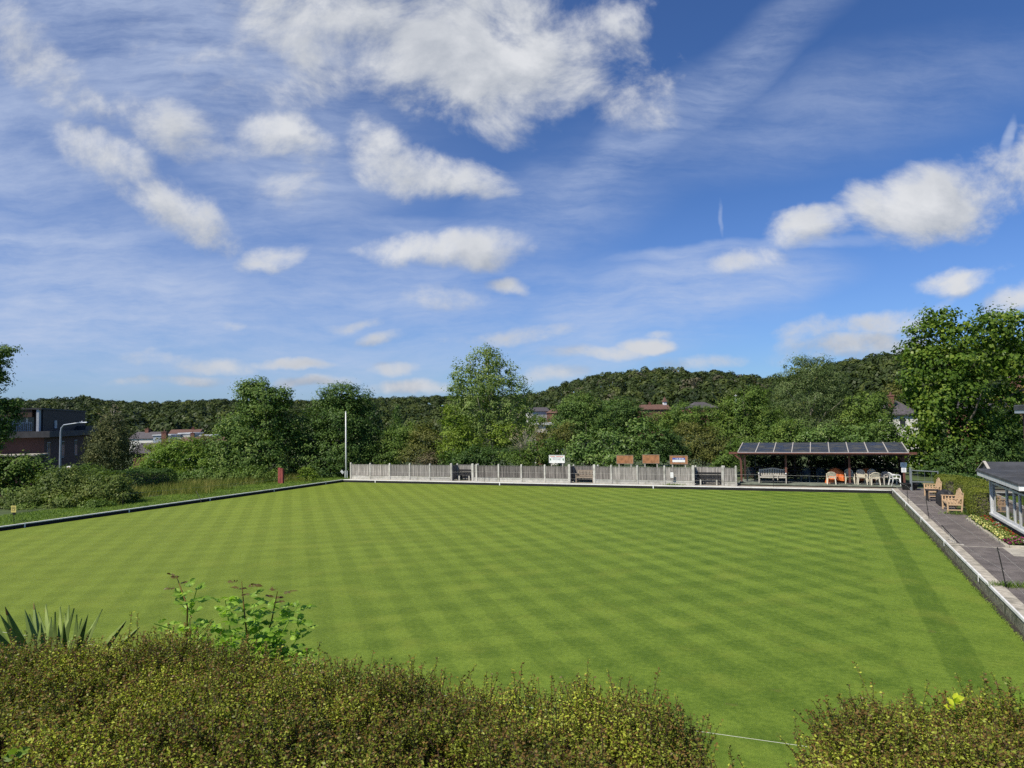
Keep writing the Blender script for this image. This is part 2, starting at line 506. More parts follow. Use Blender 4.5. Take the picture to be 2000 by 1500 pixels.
MAT = dict(
    lawn=lawn_mat(),
    soil=plain("ditch_soil", (0.035, 0.030, 0.024), 0.95, 0.5, 20, 0.6, 40),
    ground=plain("rough_ground", (0.055, 0.080, 0.022), 0.95, 0.45, 0.5, 0.5, 8, stain=(0.10, 0.09, 0.045), stain_amt=.5),
    verge=plain("verge_grass", (0.085, 0.140, 0.028), 0.9, 0.35, 3.0, 0.5, 60, stain=(0.13, 0.14, 0.045), stain_amt=.45),
    bank_black=plain("black_bank_face", (0.012, 0.012, 0.013), 0.8, 0.3, 8),  # near-black faces of the left, far and near banks
    coping=plain("white_coping_paint", (0.74, 0.73, 0.70), 0.6, 0.08, 5, stain=(0.42, 0.41, 0.36), stain_amt=.5),
    old_coping=plain("weathered_coping", (0.40, 0.36, 0.29), 0.9, 0.3, 4, .4, 50, stain=(0.15, 0.14, 0.10), stain_amt=.75),
    pebble=plain("mossy_pebbledash", (0.17, 0.17, 0.11), 0.95, 0.5, 9, 0.8, 60, stain=(0.040, 0.055, 0.020), stain_amt=.85),
    tarmac=plain("tarmac_path", (0.128, 0.110, 0.101), 0.95, 0.25, 2.2, 0.5, 160, stain=(0.20, 0.175, 0.155), stain_amt=.55),
    slabs=plain("concrete_slab", (0.38, 0.35, 0.29), 0.9, 0.16, 4, 0.3, 60, stain=(0.22, 0.2, 0.16), stain_amt=.5),
    concrete=plain("pale_concrete", (0.46, 0.45, 0.41), 0.85, 0.16, 5, 0.3, 50, stain=(0.22, 0.215, 0.17), stain_amt=.65, objvar=.15),
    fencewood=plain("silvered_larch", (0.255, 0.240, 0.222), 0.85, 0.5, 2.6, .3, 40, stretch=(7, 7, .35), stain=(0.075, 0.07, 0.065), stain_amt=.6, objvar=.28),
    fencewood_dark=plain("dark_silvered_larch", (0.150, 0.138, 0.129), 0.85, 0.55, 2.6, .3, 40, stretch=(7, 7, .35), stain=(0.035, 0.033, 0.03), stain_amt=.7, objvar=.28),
    teak=plain("oiled_teak", (0.52, 0.36, 0.22), 0.6, 0.2, 4, stretch=(1, 6, 6)),
    greywood=plain("weathered_teak", (0.42, 0.39, 0.34), 0.8, 0.2, 5, stretch=(1, 6, 6)),
    brownwood=plain("faded_bench_wood", (0.27, 0.22, 0.17), 0.8, 0.3, 5, stretch=(1, 6, 6)),
    blackwood=plain("black_stained_wood", (0.018, 0.017, 0.018), 0.6, 0.4, 5),
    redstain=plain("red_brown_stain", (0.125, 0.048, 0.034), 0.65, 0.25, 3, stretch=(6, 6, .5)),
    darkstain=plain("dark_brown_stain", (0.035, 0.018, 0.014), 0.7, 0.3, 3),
    redwall=plain("shaded_red_boarding", (0.065, 0.028, 0.024), 0.75, 0.25, 2, stretch=(6, 6, .5)),  # red-brown stain, darkened further so the colour carries its shade
    deck=plain("green_deck", (0.16, 0.18, 0.14), 0.9, 0.25, 3, .3, 40, stain=(0.06, 0.07, 0.045), stain_amt=.6),
    white=plain("white_paint", (0.78, 0.78, 0.76), 0.5, 0.05, 6),
    white_dull=plain("dull_and_shaded_white", (0.50, 0.51, 0.52), 0.6, 0.12, 6, stain=(0.32, 0.32, 0.31), stain_amt=.4),  # also greys the clubhouse trim, where it stands in for shade
    plastic_white=plain("white_plastic", (0.80, 0.80, 0.78), 0.4, 0.04, 6),
    plastic_cream=plain("cream_plastic", (0.60, 0.55, 0.43), 0.45, 0.08, 6),
    plastic_grey=plain("grey_plastic", (0.40, 0.37, 0.33), 0.45, 0.08, 6),
    plastic_dark=plain("dark_green_plastic", (0.016, 0.028, 0.034), 0.4, 0.2, 6),
    tarp=plain("orange_tarpaulin", (0.62, 0.15, 0.035), 0.45, 0.2, 5),
    board=plain("brown_board", (0.30, 0.135, 0.060), 0.7, 0.3, 5, stain=(0.36, 0.2, 0.11), stain_amt=.6),
    blue=plain("blue_print", (0.07, 0.10, 0.36), 0.5, 0.1),
    red_print=plain("red_print", (0.55, 0.12, 0.10), 0.5, 0.1),
    grey_print=plain("grey_print", (0.25, 0.29, 0.36), 0.5, 0.1),
    green_print=plain("green_print", (0.12, 0.24, 0.17), 0.5, 0.1),
    yellow=plain("yellow_card", (0.62, 0.52, 0.16), 0.6, 0.12),
    metal_dark=plain("dark_metal", (0.022, 0.022, 0.022), 0.5, 0.3, 8, metal=0.3),
    metal_grey=plain("galvanised_steel", (0.22, 0.245, 0.26), 0.5, 0.15, 6, metal=0.3),
    string=plain("white_string", (0.55, 0.55, 0.50), 0.8, 0.05),
    felt=plain("roofing_felt", (0.050, 0.052, 0.058), 0.8, 0.3, 1.5, .4, 60, stain=(0.085, 0.085, 0.09), stain_amt=.6),
    redpost=plain("red_post_paint", (0.24, 0.055, 0.045), 0.7, 0.25, 4),
    render=plain("cream_render", (0.60, 0.59, 0.54), 0.85, 0.1, 2),
    slate=plain("slate_roof", (0.085, 0.075, 0.078), 0.7, 0.3, 3, .3, 8),
    tile=plain("red_tile_roof", (0.135, 0.072, 0.052), 0.8, 0.3, 3, .3, 8),
    glassdark=plain("dark_window_glass", (0.03, 0.035, 0.045), 0.08, 0.2, 2, spec=0.7),
    brownclad_dark=plain("darkened_brown_cladding", (0.022, 0.018, 0.018), 0.7, 0.25, 1.5, stretch=(4, 4, .3)),
    dark_fascia=plain("grey_fascia", (0.060, 0.058, 0.060), 0.8, 0.25, 1.5),
    greyclad=plain("pale_blue_cladding", (0.34, 0.38, 0.44), 0.6, 0.08, 2),
    brownclad=plain("brown_cladding", (0.075, 0.045, 0.032), 0.8, 0.25, 2, stretch=(4, 4, .3)),
    brick=brick_mat("red_brick", (0.20, 0.075, 0.05), (0.15, 0.055, 0.04), (0.22, 0.19, 0.16), 2.2),
    darkbrick=brick_mat("dark_brick", (0.100, 0.046, 0.038), (0.075, 0.036, 0.03), (0.09, 0.07, 0.06), 2.2),
    bark=plain("bark", (0.105, 0.090, 0.068), 0.9, 0.4, 6, .5, 30, stretch=(3, 3, .6)),
    palebark=plain("pale_bark", (0.30, 0.27, 0.21), 0.9, 0.3, 6, .4, 30, stretch=(3, 3, .6)),
    lamp=plain("lamp_grey_paint", (0.30, 0.33, 0.37), 0.45, 0.08, 4, metal=0.4),
)


def roof_glass():
    m, nt, b = new_mat("dirty_roof_sheet")
    tc = nt.n('ShaderNodeTexCoord').outputs['Object']
    n = nt.noise(tc, 1.6, 6.0, 0.65)
    c = nt.mix(nt.smooth(n, 0.35, 0.7), (0.018, 0.019, 0.019), (0.075, 0.075, 0.064))
    nt.put(b.inputs['Base Color'], c)
    nt.put(b.inputs['Roughness'], nt.smooth(n, 0.3, 0.7, 0.3, 0.7))
    b.inputs['Specular IOR Level'].default_value = 0.4
    return m


def window_glass():
    m, nt, b = new_mat("window_glass")
    b.inputs['Base Color'].default_value = (0.02, 0.025, 0.03, 1)
    b.inputs['Roughness'].default_value = 0.03
    b.inputs['Specular IOR Level'].default_value = 1.0
    b.inputs['Coat Weight'].default_value = 0.6
    b.inputs['Coat Roughness'].default_value = 0.02
    return m


MAT['roofglass'] = roof_glass()
MAT['glass'] = window_glass()

LEAF = dict(
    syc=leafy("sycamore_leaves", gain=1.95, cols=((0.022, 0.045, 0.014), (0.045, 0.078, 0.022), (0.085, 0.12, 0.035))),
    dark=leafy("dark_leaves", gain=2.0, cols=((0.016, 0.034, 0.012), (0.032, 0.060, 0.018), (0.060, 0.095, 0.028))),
    mid=leafy("mid_green_leaves", ((0.030, 0.058, 0.014), (0.060, 0.100, 0.024), (0.110, 0.150, 0.040))),
    bright=leafy("bright_green_leaves", ((0.050, 0.090, 0.018), (0.090, 0.145, 0.030), (0.150, 0.200, 0.050)), trans=.3),
    lime=leafy("yellow_green_leaves", ((0.055, 0.090, 0.016), (0.095, 0.140, 0.026), (0.155, 0.195, 0.045)), trans=.3),
    pale=leafy("pale_green_leaves", ((0.055, 0.085, 0.028), (0.095, 0.140, 0.050), (0.150, 0.190, 0.085)), trans=.3),
    grey=leafy("grey_green_leaves", ((0.030, 0.052, 0.022), (0.062, 0.092, 0.040), (0.115, 0.148, 0.075))),
    olive=leafy("olive_leaves", ((0.040, 0.050, 0.016), (0.075, 0.085, 0.028), (0.120, 0.120, 0.045))),
    bramble=leafy("bramble_leaves", ((0.032, 0.055, 0.016), (0.062, 0.090, 0.026), (0.110, 0.130, 0.045))),
    conifer=leafy("conifer_sprays", ((0.028, 0.038, 0.018), (0.055, 0.066, 0.032), (0.100, 0.105, 0.055)), rough=.7, trans=.1),
    dead=leafy("dead_twigs", ((0.07, 0.06, 0.045), (0.12, 0.105, 0.08), (0.18, 0.16, 0.125)), rough=.9, trans=0.02, tcol=(1, 1, 1)),
    laurel=leafy("laurel_leaves", ((0.030, 0.060, 0.016), (0.060, 0.105, 0.030), (0.120, 0.165, 0.060)), rough=.42, spec=.22, trans=.18),
    maple=leafy("maple_leaves", ((0.024, 0.052, 0.010), (0.055, 0.096, 0.017), (0.125, 0.168, 0.034)), rough=.4, trans=.28),
    wood=leafy("woodland_leaves", ((0.014, 0.023, 0.009), (0.028, 0.043, 0.014), (0.058, 0.074, 0.022)), clump=0.06, trans=.08, own=.2, gain=1.35),
    halfbare=leafy("half_bare_branches", ((0.030, 0.030, 0.020), (0.048, 0.046, 0.034), (0.075, 0.070, 0.055)), clump=.1, trans=.03),
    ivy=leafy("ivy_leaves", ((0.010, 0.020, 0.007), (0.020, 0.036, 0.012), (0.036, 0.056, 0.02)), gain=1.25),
    gold=leafy("golden_conifer", ((0.06, 0.06, 0.014), (0.12, 0.11, 0.025), (0.19, 0.165, 0.04)), trans=.1),
    box=leafy("clipped_box_leaves", ((0.045, 0.065, 0.014), (0.085, 0.105, 0.022), (0.135, 0.15, 0.035)), clump=1.5),
    hedge=leafy("small_hedge_leaves", ((0.022, 0.028, 0.007), (0.064, 0.078, 0.013), (0.160, 0.178, 0.032)), rough=.45, clump=4.0, spec=.2, trans=.32, gain=3.0),
    hedgetip=leafy("bronze_hedge_tips", ((0.045, 0.028, 0.012), (0.080, 0.052, 0.020), (0.11, 0.085, 0.028)), rough=.4, clump=3.0, trans=.25, tcol=(1.4, 1, .6), gain=2.2),
    rose=leafy("rose_leaves", ((0.045, 0.085, 0.018), (0.095, 0.155, 0.030), (0.165, 0.235, 0.055)), rough=.4, clump=8, trans=.4, gain=2.2),
    rosetip=leafy("bronze_rose_leaves", ((0.04, 0.032, 0.012), (0.065, 0.048, 0.02), (0.075, 0.075, 0.026)), rough=.4, clump=8, trans=.2, tcol=(1.4, 1, .6)),
    sword=leafy("sword_leaves", ((0.050, 0.078, 0.026), (0.085, 0.120, 0.042), (0.14, 0.175, 0.065)), rough=.45, clump=8, trans=.2, gain=2.3),
    grassblade=leafy("long_grass", ((0.050, 0.080, 0.018), (0.095, 0.115, 0.032), (0.20, 0.175, 0.075)), rough=.8, clump=.8, trans=.2),
    mown=leafy("verge_grass_blades", ((0.05, 0.085, 0.018), (0.085, 0.135, 0.028), (0.13, 0.175, 0.04)), rough=.8, clump=.6, trans=.2),
    petal_y=leafy("yellow_petals", ((0.55, 0.50, 0.14), (0.70, 0.66, 0.25), (0.80, 0.78, 0.42)), rough=.6, gain=1, trans=.2, tcol=(1, 1, .8)),
    petal_r=leafy("red_petals", ((0.28, 0.02, 0.02), (0.45, 0.04, 0.035), (0.55, 0.08, 0.06)), rough=.6, gain=1, trans=.2, tcol=(1, 1, 1)),
    petal_m=leafy("magenta_petals", ((0.22, 0.02, 0.10), (0.34, 0.04, 0.17), (0.42, 0.1, 0.25)), rough=.6, gain=1, trans=.2, tcol=(1, 1, 1)),
    petal_w=leafy("white_petals", ((0.65, 0.63, 0.58), (0.75, 0.74, 0.70), (0.82, 0.81, 0.78)), rough=.6, gain=1, trans=.2, tcol=(1, 1, 1)),
)


# ------------------------------------------------------------------ object helpers
def tag(o, label=None, cat=None, group=None, kind=None):
    if label:
        o['label'] = label
    if cat:
        o['category'] = cat
    if group:
        o['group'] = group
    if kind:
        o['kind'] = kind
    return o


def thing(name, label, cat, loc=(0, 0, 0), rz=0.0, group=None):
    o = bpy.data.objects.new(name, None)
    o.empty_display_size = 0.3
    COL.objects.link(o)
    o.location = loc
    o.rotation_euler = (0, 0, rz)
    return tag(o, label, cat, group)


def link_mesh(name, me, mat, parent=None, loc=None, rz=None):
    o = bpy.data.objects.new(name, me)
    COL.objects.link(o)
    if mat is not None:
        me.materials.append(mat)
    if parent is not None:
        o.parent = parent
    if loc is not None:
        o.location = loc
    if rz is not None:
        o.rotation_euler = (0, 0, rz)
    return o


def dup(root, loc=None, rz=None, label=None, group=None, parent=None):
    r = root.copy()
    COL.objects.link(r)
    if parent is not None:
        r.parent = parent
    if loc is not None:
        r.location = loc
    if rz is not None:
        r.rotation_euler = (0, 0, rz)
    if label:
        r['label'] = label
    if group:
        r['group'] = group
    for ch in list(root.children):
        dup(ch, parent=r)
    return r


class MB:
    """collects shapes and links them as one mesh object"""

    def __init__(self):
        self.v, self.f = [], []

    def add(self, vs, fs):
        b = len(self.v)
        self.v += [tuple(p) for p in vs]
        self.f += [tuple(b + i for i in f) for f in fs]
        return self

    def box(self, x0, x1, y0, y1, z0, z1, ch=0.0):
        if ch:
            # chamfered on the top and bottom rims and upright edges
            def ring(z, i):
                return [(x0 + i + ch, y0 + i, z), (x1 - i - ch, y0 + i, z), (x1 - i, y0 + i + ch, z), (x1 - i, y1 - i - ch, z),
                        (x1 - i - ch, y1 - i, z), (x0 + i + ch, y1 - i, z), (x0 + i, y1 - i - ch, z), (x0 + i, y0 + i + ch, z)]
            vs = ring(z0, 0) + ring(z1 - ch, 0) + ring(z1, ch)
            fs = [tuple(range(7, -1, -1)), tuple(range(16, 24))]
            for k in range(2):
                for i in range(8):
                    j = (i + 1) % 8
                    fs.append((k * 8 + i, k * 8 + j, k * 8 + 8 + j, k * 8 + 8 + i))
            return self.add(vs, fs)
        vs = [(x0, y0, z0), (x1, y0, z0), (x1, y1, z0), (x0, y1, z0), (x0, y0, z1), (x1, y0, z1), (x1, y1, z1), (x0, y1, z1)]
        return self.add(vs, [(3, 2, 1, 0), (4, 5, 6, 7), (0, 1, 5, 4), (1, 2, 6, 5), (2, 3, 7, 6), (3, 0, 4, 7)])

    def bar(self, p, q, w, h, up=(0, 0, 1)):
        p, q = Vector(p), Vector(q)
        d = (q - p).normalized()
        sd = d.cross(Vector(up))
        if sd.length < 1e-4:
            sd = d.cross(Vector((0, 1, 0)))
        sd.normalize()
        u = sd.cross(d).normalized()
        a, b = sd * (w / 2), u * (h / 2)
        vs = [p - a - b, p + a - b, p + a + b, p - a + b, q - a - b, q + a - b, q + a + b, q - a + b]
        return self.add(vs, [(0, 1, 2, 3), (7, 6, 5, 4), (0, 4, 5, 1), (1, 5, 6, 2), (2, 6, 7, 3), (3, 7, 4, 0)])

    def tube(self, pts, radii, n=7, cap=True):
        pts = [Vector(p) for p in pts]
        if not hasattr(radii, '__len__'):
            radii = [radii] * len(pts)
        rings = []
        ref = Vector((0.13, 0.97, 0.21)).normalized()
        for i, p in enumerate(pts):
            d = (pts[min(i + 1, len(pts) - 1)] - pts[max(i - 1, 0)])
            d = d.normalized() if d.length > 1e-9 else Vector((0, 0, 1))
            a = d.cross(ref)
            if a.length < 0.1:
                a = d.cross(Vector((1, 0, 0)))
            a.normalize()
            b = d.cross(a)
            rings.append([p + (a * math.cos(2 * math.pi * k / n) + b * math.sin(2 * math.pi * k / n)) * radii[i] for k in range(n)])
        vs = [v for r in rings for v in r]
        fs = []
        for i in range(len(rings) - 1):
            for k in range(n):
                j = (k + 1) % n
                fs.append((i * n + k, i * n + j, (i + 1) * n + j, (i + 1) * n + k))
        if cap:
            fs.append(tuple(range(n - 1, -1, -1)))
            fs.append(tuple((len(rings) - 1) * n + k for k in range(n)))
        return self.add(vs, fs)

    def prism(self, poly, a, b, axis='y'):
        """outline in two axes, pushed along the third from a to b"""
        def mk(p, w):
            return (p[0], w, p[1]) if axis == 'y' else ((w, p[0], p[1]) if axis == 'x' else (p[0], p[1], w))
        n = len(poly)
        vs = [mk(p, a) for p in poly] + [mk(p, b) for p in poly]
        fs = [tuple(range(n)), tuple(range(2 * n - 1, n - 1, -1))]
        for i in range(n):
            j = (i + 1) % n
            fs.append((i, n + i, n + j, j))
        return self.add(vs, fs)

    def build(self, name, mat, parent=None, smooth=False, loc=None, rz=None):
        me = bpy.data.meshes.new(name)
        me.from_pydata(self.v, [], self.f)
        me.update()
        bm_fix(me)
        if smooth:
            me.polygons.foreach_set('use_smooth', [True] * len(me.polygons))
        return link_mesh(name, me, mat, parent, loc, rz)


def bm_fix(me):
    import bmesh
    bm = bmesh.new()
    bm.from_mesh(me)
    bmesh.ops.recalc_face_normals(bm, faces=bm.faces)
    bm.to_mesh(me)
    bm.free()


def quads_mesh(name, verts, nquads, mat, parent=None, smooth=False, loc=None, mats=None, mat_idx=None):
    """verts: (4*n,3) array, each run of four one quad"""
    me = bpy.data.meshes.new(name)
    nv = len(verts)
    me.vertices.add(nv)
    me.vertices.foreach_set('co', np.asarray(verts, np.float32).ravel())
    me.loops.add(nv)
    me.loops.foreach_set('vertex_index', np.arange(nv, dtype=np.int32))
    me.polygons.add(nquads)
    me.polygons.foreach_set('loop_start', np.arange(0, nv, 4, dtype=np.int32))
    me.polygons.foreach_set('loop_total', np.full(nquads, 4, np.int32))
    me.update(calc_edges=True)
    o = link_mesh(name, me, mat, parent, loc)
    if mats:
        for m_ in mats:
            me.materials.append(m_)
        me.polygons.foreach_set('material_index', np.asarray(mat_idx, np.int32))
    return o


def unit(a):
    return a / np.maximum(np.linalg.norm(a, axis=-1, keepdims=True), 1e-9)


def leaf_quads(rng, pos, nrm, length, aspect=0.55, axis=None, jitter=0.35):
    n = len(pos)
    nrm = unit(nrm)
    t = rng.normal(size=(n, 3)) if axis is None else axis + rng.normal(size=(n, 3)) * jitter
    t = unit(t - nrm * np.sum(t * nrm, 1, keepdims=True))
    b = np.cross(nrm, t)
    L = (length * rng.uniform(0.65, 1.3, (n, 1)))
    W = L * aspect
    fold = nrm * L * 0.08
    v = np.empty((n, 4, 3))
    v[:, 0] = pos - t * L * .5
    v[:, 1] = pos + b * W * .5 - t * L * .06 + fold
    v[:, 2] = pos + t * L * .5
    v[:, 3] = pos - b * W * .5 - t * L * .06 + fold
    return v.reshape(-1, 3)


def crown_points(rng, lobes, leaf, dens=1.0, clump=0.7, gap=0.1, droop=0.0, spread=0.5, up=0.5):
    """leaf clumps over and through a set of ellipsoid lobes -> leaf positions, normals, clump centres"""
    C = np.array([l[0] for l in lobes], float)
    R = np.array([l[1] for l in lobes], float)
    P, N, CC = [], [], []
    for i in range(len(lobes)):
        a, b, c = R[i]
        area = 4 * math.pi * (((a * b) ** 1.6 + (a * c) ** 1.6 + (b * c) ** 1.6) / 3) ** (1 / 1.6)
        ncl = max(6, int(area / (math.pi * clump * clump) * 1.7))
        d = unit(rng.normal(size=(ncl, 3)))
        fac = 1 - 0.5 * rng.random((ncl, 1)) ** 1.6 + rng.normal(size=(ncl, 1)) * 0.06
        cc = C[i] + d * R[i] * fac
        keep = rng.random(ncl) > gap
        for j in range(len(lobes)):
            if j != i:
                q = np.linalg.norm((cc - C[j]) / R[j], axis=1)
                keep &= ~(q < 0.55)
        cc, d = cc[keep], d[keep]
        nl = int(dens * 6.0 * (clump / leaf) ** 2)
        if nl < 1 or not len(cc):
            continue
        sz = rng.uniform(0.6, 1.35, (len(cc), 1, 1))
        off = rng.normal(size=(len(cc), nl, 3)) * clump * sz * np.array([spread, spread, spread * 0.62])
        if droop:
            off[:, :, 2] -= droop * (off[:, :, 0] ** 2 + off[:, :, 1] ** 2) / clump
        p = cc[:, None, :] + off
        n = d[:, None, :] * 0.65 + unit(off + 1e-6) * 0.45 + np.array([0, 0, up]) + rng.normal(size=p.shape) * 0.34
        P.append(p.reshape(-1, 3))
        N.append(n.reshape(-1, 3))
        CC.append(cc)
    return np.concatenate(P), np.concatenate(N), np.concatenate(CC)


def trunk_mb(rng, base, top, r0, targets, nlimb=9, twig=0.03, sides=6):
    mb = MB()
    base, top = Vector(base), Vector(top)
    n = 7
    pts, rr = [], []
    for i in range(n):
        k = i / (n - 1)
        w = Vector((rng.normal() * 0.10, rng.normal() * 0.10, 0)) * (top - base).length * 0.12 * math.sin(math.pi * k)
        pts.append(base.lerp(top, k) + w)
        rr.append(r0 * (1 - 0.86 * k) * (1.25 if i == 0 else 1))
    mb.tube(pts, rr, sides + 1)
    if len(targets):
        idx = rng.choice(len(targets), min(nlimb, len(targets)), replace=False)
        for j in idx:
            tg = Vector(targets[j])
            k = np.clip((tg.z - base.z) / max(0.1, top.z - base.z) - 0.32, 0.12, 0.85)
            f = k * (n - 1)
            i0 = int(f)
            st_ = pts[i0].lerp(pts[min(i0 + 1, n - 1)], f - i0)
            r_ = r0 * (1 - 0.86 * k) * 0.55
            mid = st_.lerp(tg, 0.5) + Vector((rng.normal(), rng.normal(), 0.9)) * (tg - st_).length * 0.06
            mb.tube([st_, st_.lerp(mid, .55), mid, mid.lerp(tg, .6), tg], [r_, r_ * .8, r_ * .62, r_ * .38, twig], sides)
    return mb


# ------------------------------------------------------------------ setting: ground, green, banks, paths
S_L, S_R, T_N, T_F = -34.75, 3.755, 8.2, 49.0
T_STRING = 9.6                      # the two strings along the near edge


def build_ground():
    ss = sorted(set([-4000, -2600, -1800, -1300, -1000] + list(np.linspace(-860, -160, 36)) + list(np.linspace(-150, -50, 26)) + [-44, -40, -37]
                    + [S_L - 0.15, -30, -25, -20, -15, -10, -6, -3, 0, S_R + 0.32] + [4.6, 5.6, 8, 12, 16, 22, 30, 40, 52]
                    + list(np.linspace(64, 900, 40)) + [1000, 1300, 1800, 2600, 4000]))
    ts = sorted(set([-4000, -2500, -1200, -600, -300, -150, -80, -40, -20, -8, -3, 0, 2, 3.3] + list(np.linspace(3.4, 7.2, 10)) + [7.6, T_N - 0.15]
                    + [14, 20, 26, 32, 38, 44, T_F + 0.15, 49.8, 51, 54, 57, 60] + list(np.linspace(64, 150, 26)) + list(np.linspace(165, 900, 42))
                    + [1000, 1300, 1800, 2600, 4000]))
    S, T = np.meshgrid(ss, ts)
    X, Y = S * CA + T * SA, -S * SA + T * CA
    Z = ground_z(X, Y)
    nx, ny = len(ss), len(ts)
    verts = np.stack([X, Y, Z], -1).reshape(-1, 3).tolist()
    faces = []
    for j in range(ny - 1):
        for i in range(nx - 1):
            if S_L - .2 < (ss[i] + ss[i + 1]) / 2 < S_R + .23 and T_N - .2 < (ts[j] + ts[j + 1]) / 2 < T_F + .2:
                continue
            faces.append((j * nx + i, j * nx + i + 1, (j + 1) * nx + i + 1, (j + 1) * nx + i))
    me = bpy.data.meshes.new("ground")
    me.from_pydata(verts, [], faces)
    me.update()
    o = link_mesh("ground", me, MAT['ground'])
    tag(o, kind='structure')


def slab(name, mat, polys, kind='structure', rz=-YAW):
    """flat or boxed structure in green coordinates"""
    mb = MB()
    for p in polys:
        mb.box(*p)
    return tag(mb.build(name, mat, rz=rz), kind=kind)


build_ground()
Z_R, Z_F, Z_L = 0.27, 0.165, 0.165
mb = MB()
mb.add([(S_L, T_N, 0), (S_R, T_N, 0), (S_R, T_F, 0), (S_L, T_F, 0)], [(0, 1, 2, 3)])
tag(mb.build("bowling_green", MAT['lawn'], rz=-YAW), kind='structure')
# ditch around it: floor and turf lip
slab("ditch", MAT['soil'], [(S_R, S_R + .23, T_N - .15, T_F + .15, -.3, -.1), (S_L - .15, S_L, T_N - .15, T_F + .15, -.3, -.06),
                            (S_L, S_R, T_F, T_F + .16, -.3, -.06), (S_L, S_R, T_N - .15, T_N, -.3, -.06)])
# banks: face walls and white coping boards
slab("left_bank", MAT['bank_black'], [(S_L - .21, S_L - .15, T_N - .15, T_F + .15, -.3, Z_L - .012)])
slab("far_bank", MAT['bank_black'], [(S_L - .15, S_R + .23, T_F + .15, T_F + .21, -.3, Z_F - .012)])
slab("near_bank", MAT['bank_black'], [(S_L - .15, S_R + .23, T_N - .21, T_N - .15, -.3, Z_F - .012)])
slab("right_bank", MAT['pebble'], [(S_R + .23, S_R + .33, T_N - .15, T_F + .15, -.3, Z_R - .03)])
slab("left_coping", MAT['coping'], [(S_L - .26, S_L - .13, T_N - .15, T_F + .13, Z_L - .012, Z_L + .035)])
slab("far_coping", MAT['coping'], [(S_L - .13, S_R + .20, T_F + .13, T_F + .42, Z_F - .012, Z_F + .03)])
slab("right_coping", MAT['old_coping'], [(S_R + .245, S_R + .52, T_N - .15, T_F + .13, Z_R - .03, Z_R + .02)])
slab("right_coping_edge", MAT['coping'], [(S_R + .20, S_R + .245, T_N - .15, T_F + .13, Z_R - .045, Z_R + .022)])
# path along the right-hand side, far strip, verge on the left
slab("path", MAT['tarmac'], [(S_R + .52, 5.86, T_N - 6, 49.9, Z_R - .25, Z_R - .006)])
slab("terrace_paving", MAT['slabs'], [(5.5, 7.4, 27.2, 28.86, Z_R - .2, Z_R - .002), (5.9, 6.4, 20, 27.2, Z_R - .2, Z_R - .003)])
slab("path_joint", MAT['slabs'], [(S_R + .52, 5.6, 28.72, 28.79, Z_R - .05, Z_R - .0015), (S_R + .52, 5.86, 41.0, 41.05, Z_R - .05, Z_R - .002)])
slab("far_walkway", MAT['slabs'], [(S_L - .2, 4.35, T_F + .42, 51.3, -.1, Z_F + .006)])
slab("verge", MAT['verge'], [(S_L - 4.6, S_L - .26, 6, 60, -.2, Z_L + .006)])


# ------------------------------------------------------------------ bank markers, stakes, strings
def rink_markers():
    pts = []
    for px, py in ((1744, 968), (1769, 990), (1799, 1022), (1844, 1068), (1911, 1136)):
        t, _ = at_s(px, py, S_R + .20)
        pts.append((S_R + .205, t, Z_R + .02, -math.pi / 2, 'right-hand bank', .21))
    for px, py in ((48, 1025), (252, 995), (410, 975), (535, 960), (636, 947)):
        t, _ = at_s(px, py, S_L - .14)
        pts.append((S_L - .128, t, Z_L + .034, math.pi / 2, 'left-hand bank', .20))
    for px, py in ((733, 942), (976, 945), (1276, 951)):
        s, _ = at_t(px, py, T_F + .14)
        pts.append((s, T_F + .128, Z_F + .028, 0.0, 'far bank', .17))
    names = {
        0: 'white rink marker hanging on the right bank at its far corner', 1: 'white rink marker on the right bank opposite the nearer teak bench',
        2: 'white rink marker on the right bank, third from the far corner', 3: 'white rink marker on the right bank by the fallen black rack',
        4: 'white rink marker on the right bank nearest the camera', 5: 'white rink marker on the black left bank near the yellow notice',
        6: 'white rink marker on the black left bank beside the dark upright stake', 7: 'white rink marker on the black left bank by the slanting black stake',
        8: 'white rink marker on the black left bank left of the red post', 9: 'white rink marker on the black left bank close to the flagpole',
        10: 'white rink marker below the fence panels nearest the flagpole', 11: 'white rink marker below the middle stretch of fence',
        12: 'white rink marker below the brown boards behind the fence'}
    first = None
    for i, (s, t, z, rz, _, h) in enumerate(pts):
        if first is None:
            mb = MB()
            mb.box(-.035, .035, -.012, 0.0, -.20, 0.0, 0.004)
            mb.box(-.035, .035, 0.0, .06, -.008, .006)
            o = mb.build("rink_marker", MAT['white'])
            first = o
            tag(o, names[0], 'marker', 'white rink markers around the green')
        else:
            o = dup(first, label=names[i])
        o.location = st(s, t, z)
        o.rotation_euler = (0, 0, -YAW + rz)


rink_markers()


def stake(name, label, s, t, z, lean=(0, 0), h=0.75, group='stakes holding the boundary strings'):
    o = thing(name, label, 'stake', st(s, t, z), -YAW, group)
    top = (lean[0], lean[1], h)
    MB().tube([(0, 0, -.1), (lean[0] * .5, lean[1] * .5, h * .5), top], .013, 6).build("rod", MAT['metal_dark'], o)
    for k in (.45, .93):
        c = Vector(top) * k
        MB().tube([c + Vector((-.04, 0, 0)), c + Vector((.04, 0, .01))], .009, 5).build("hook", MAT['metal_dark'], o)
    return [st(s, t, z) + Vector((Vector((top[0] * k * CA + top[1] * k * SA, -top[0] * k * SA + top[1] * k * CA, h * k)))) for k in (.45, .93)]


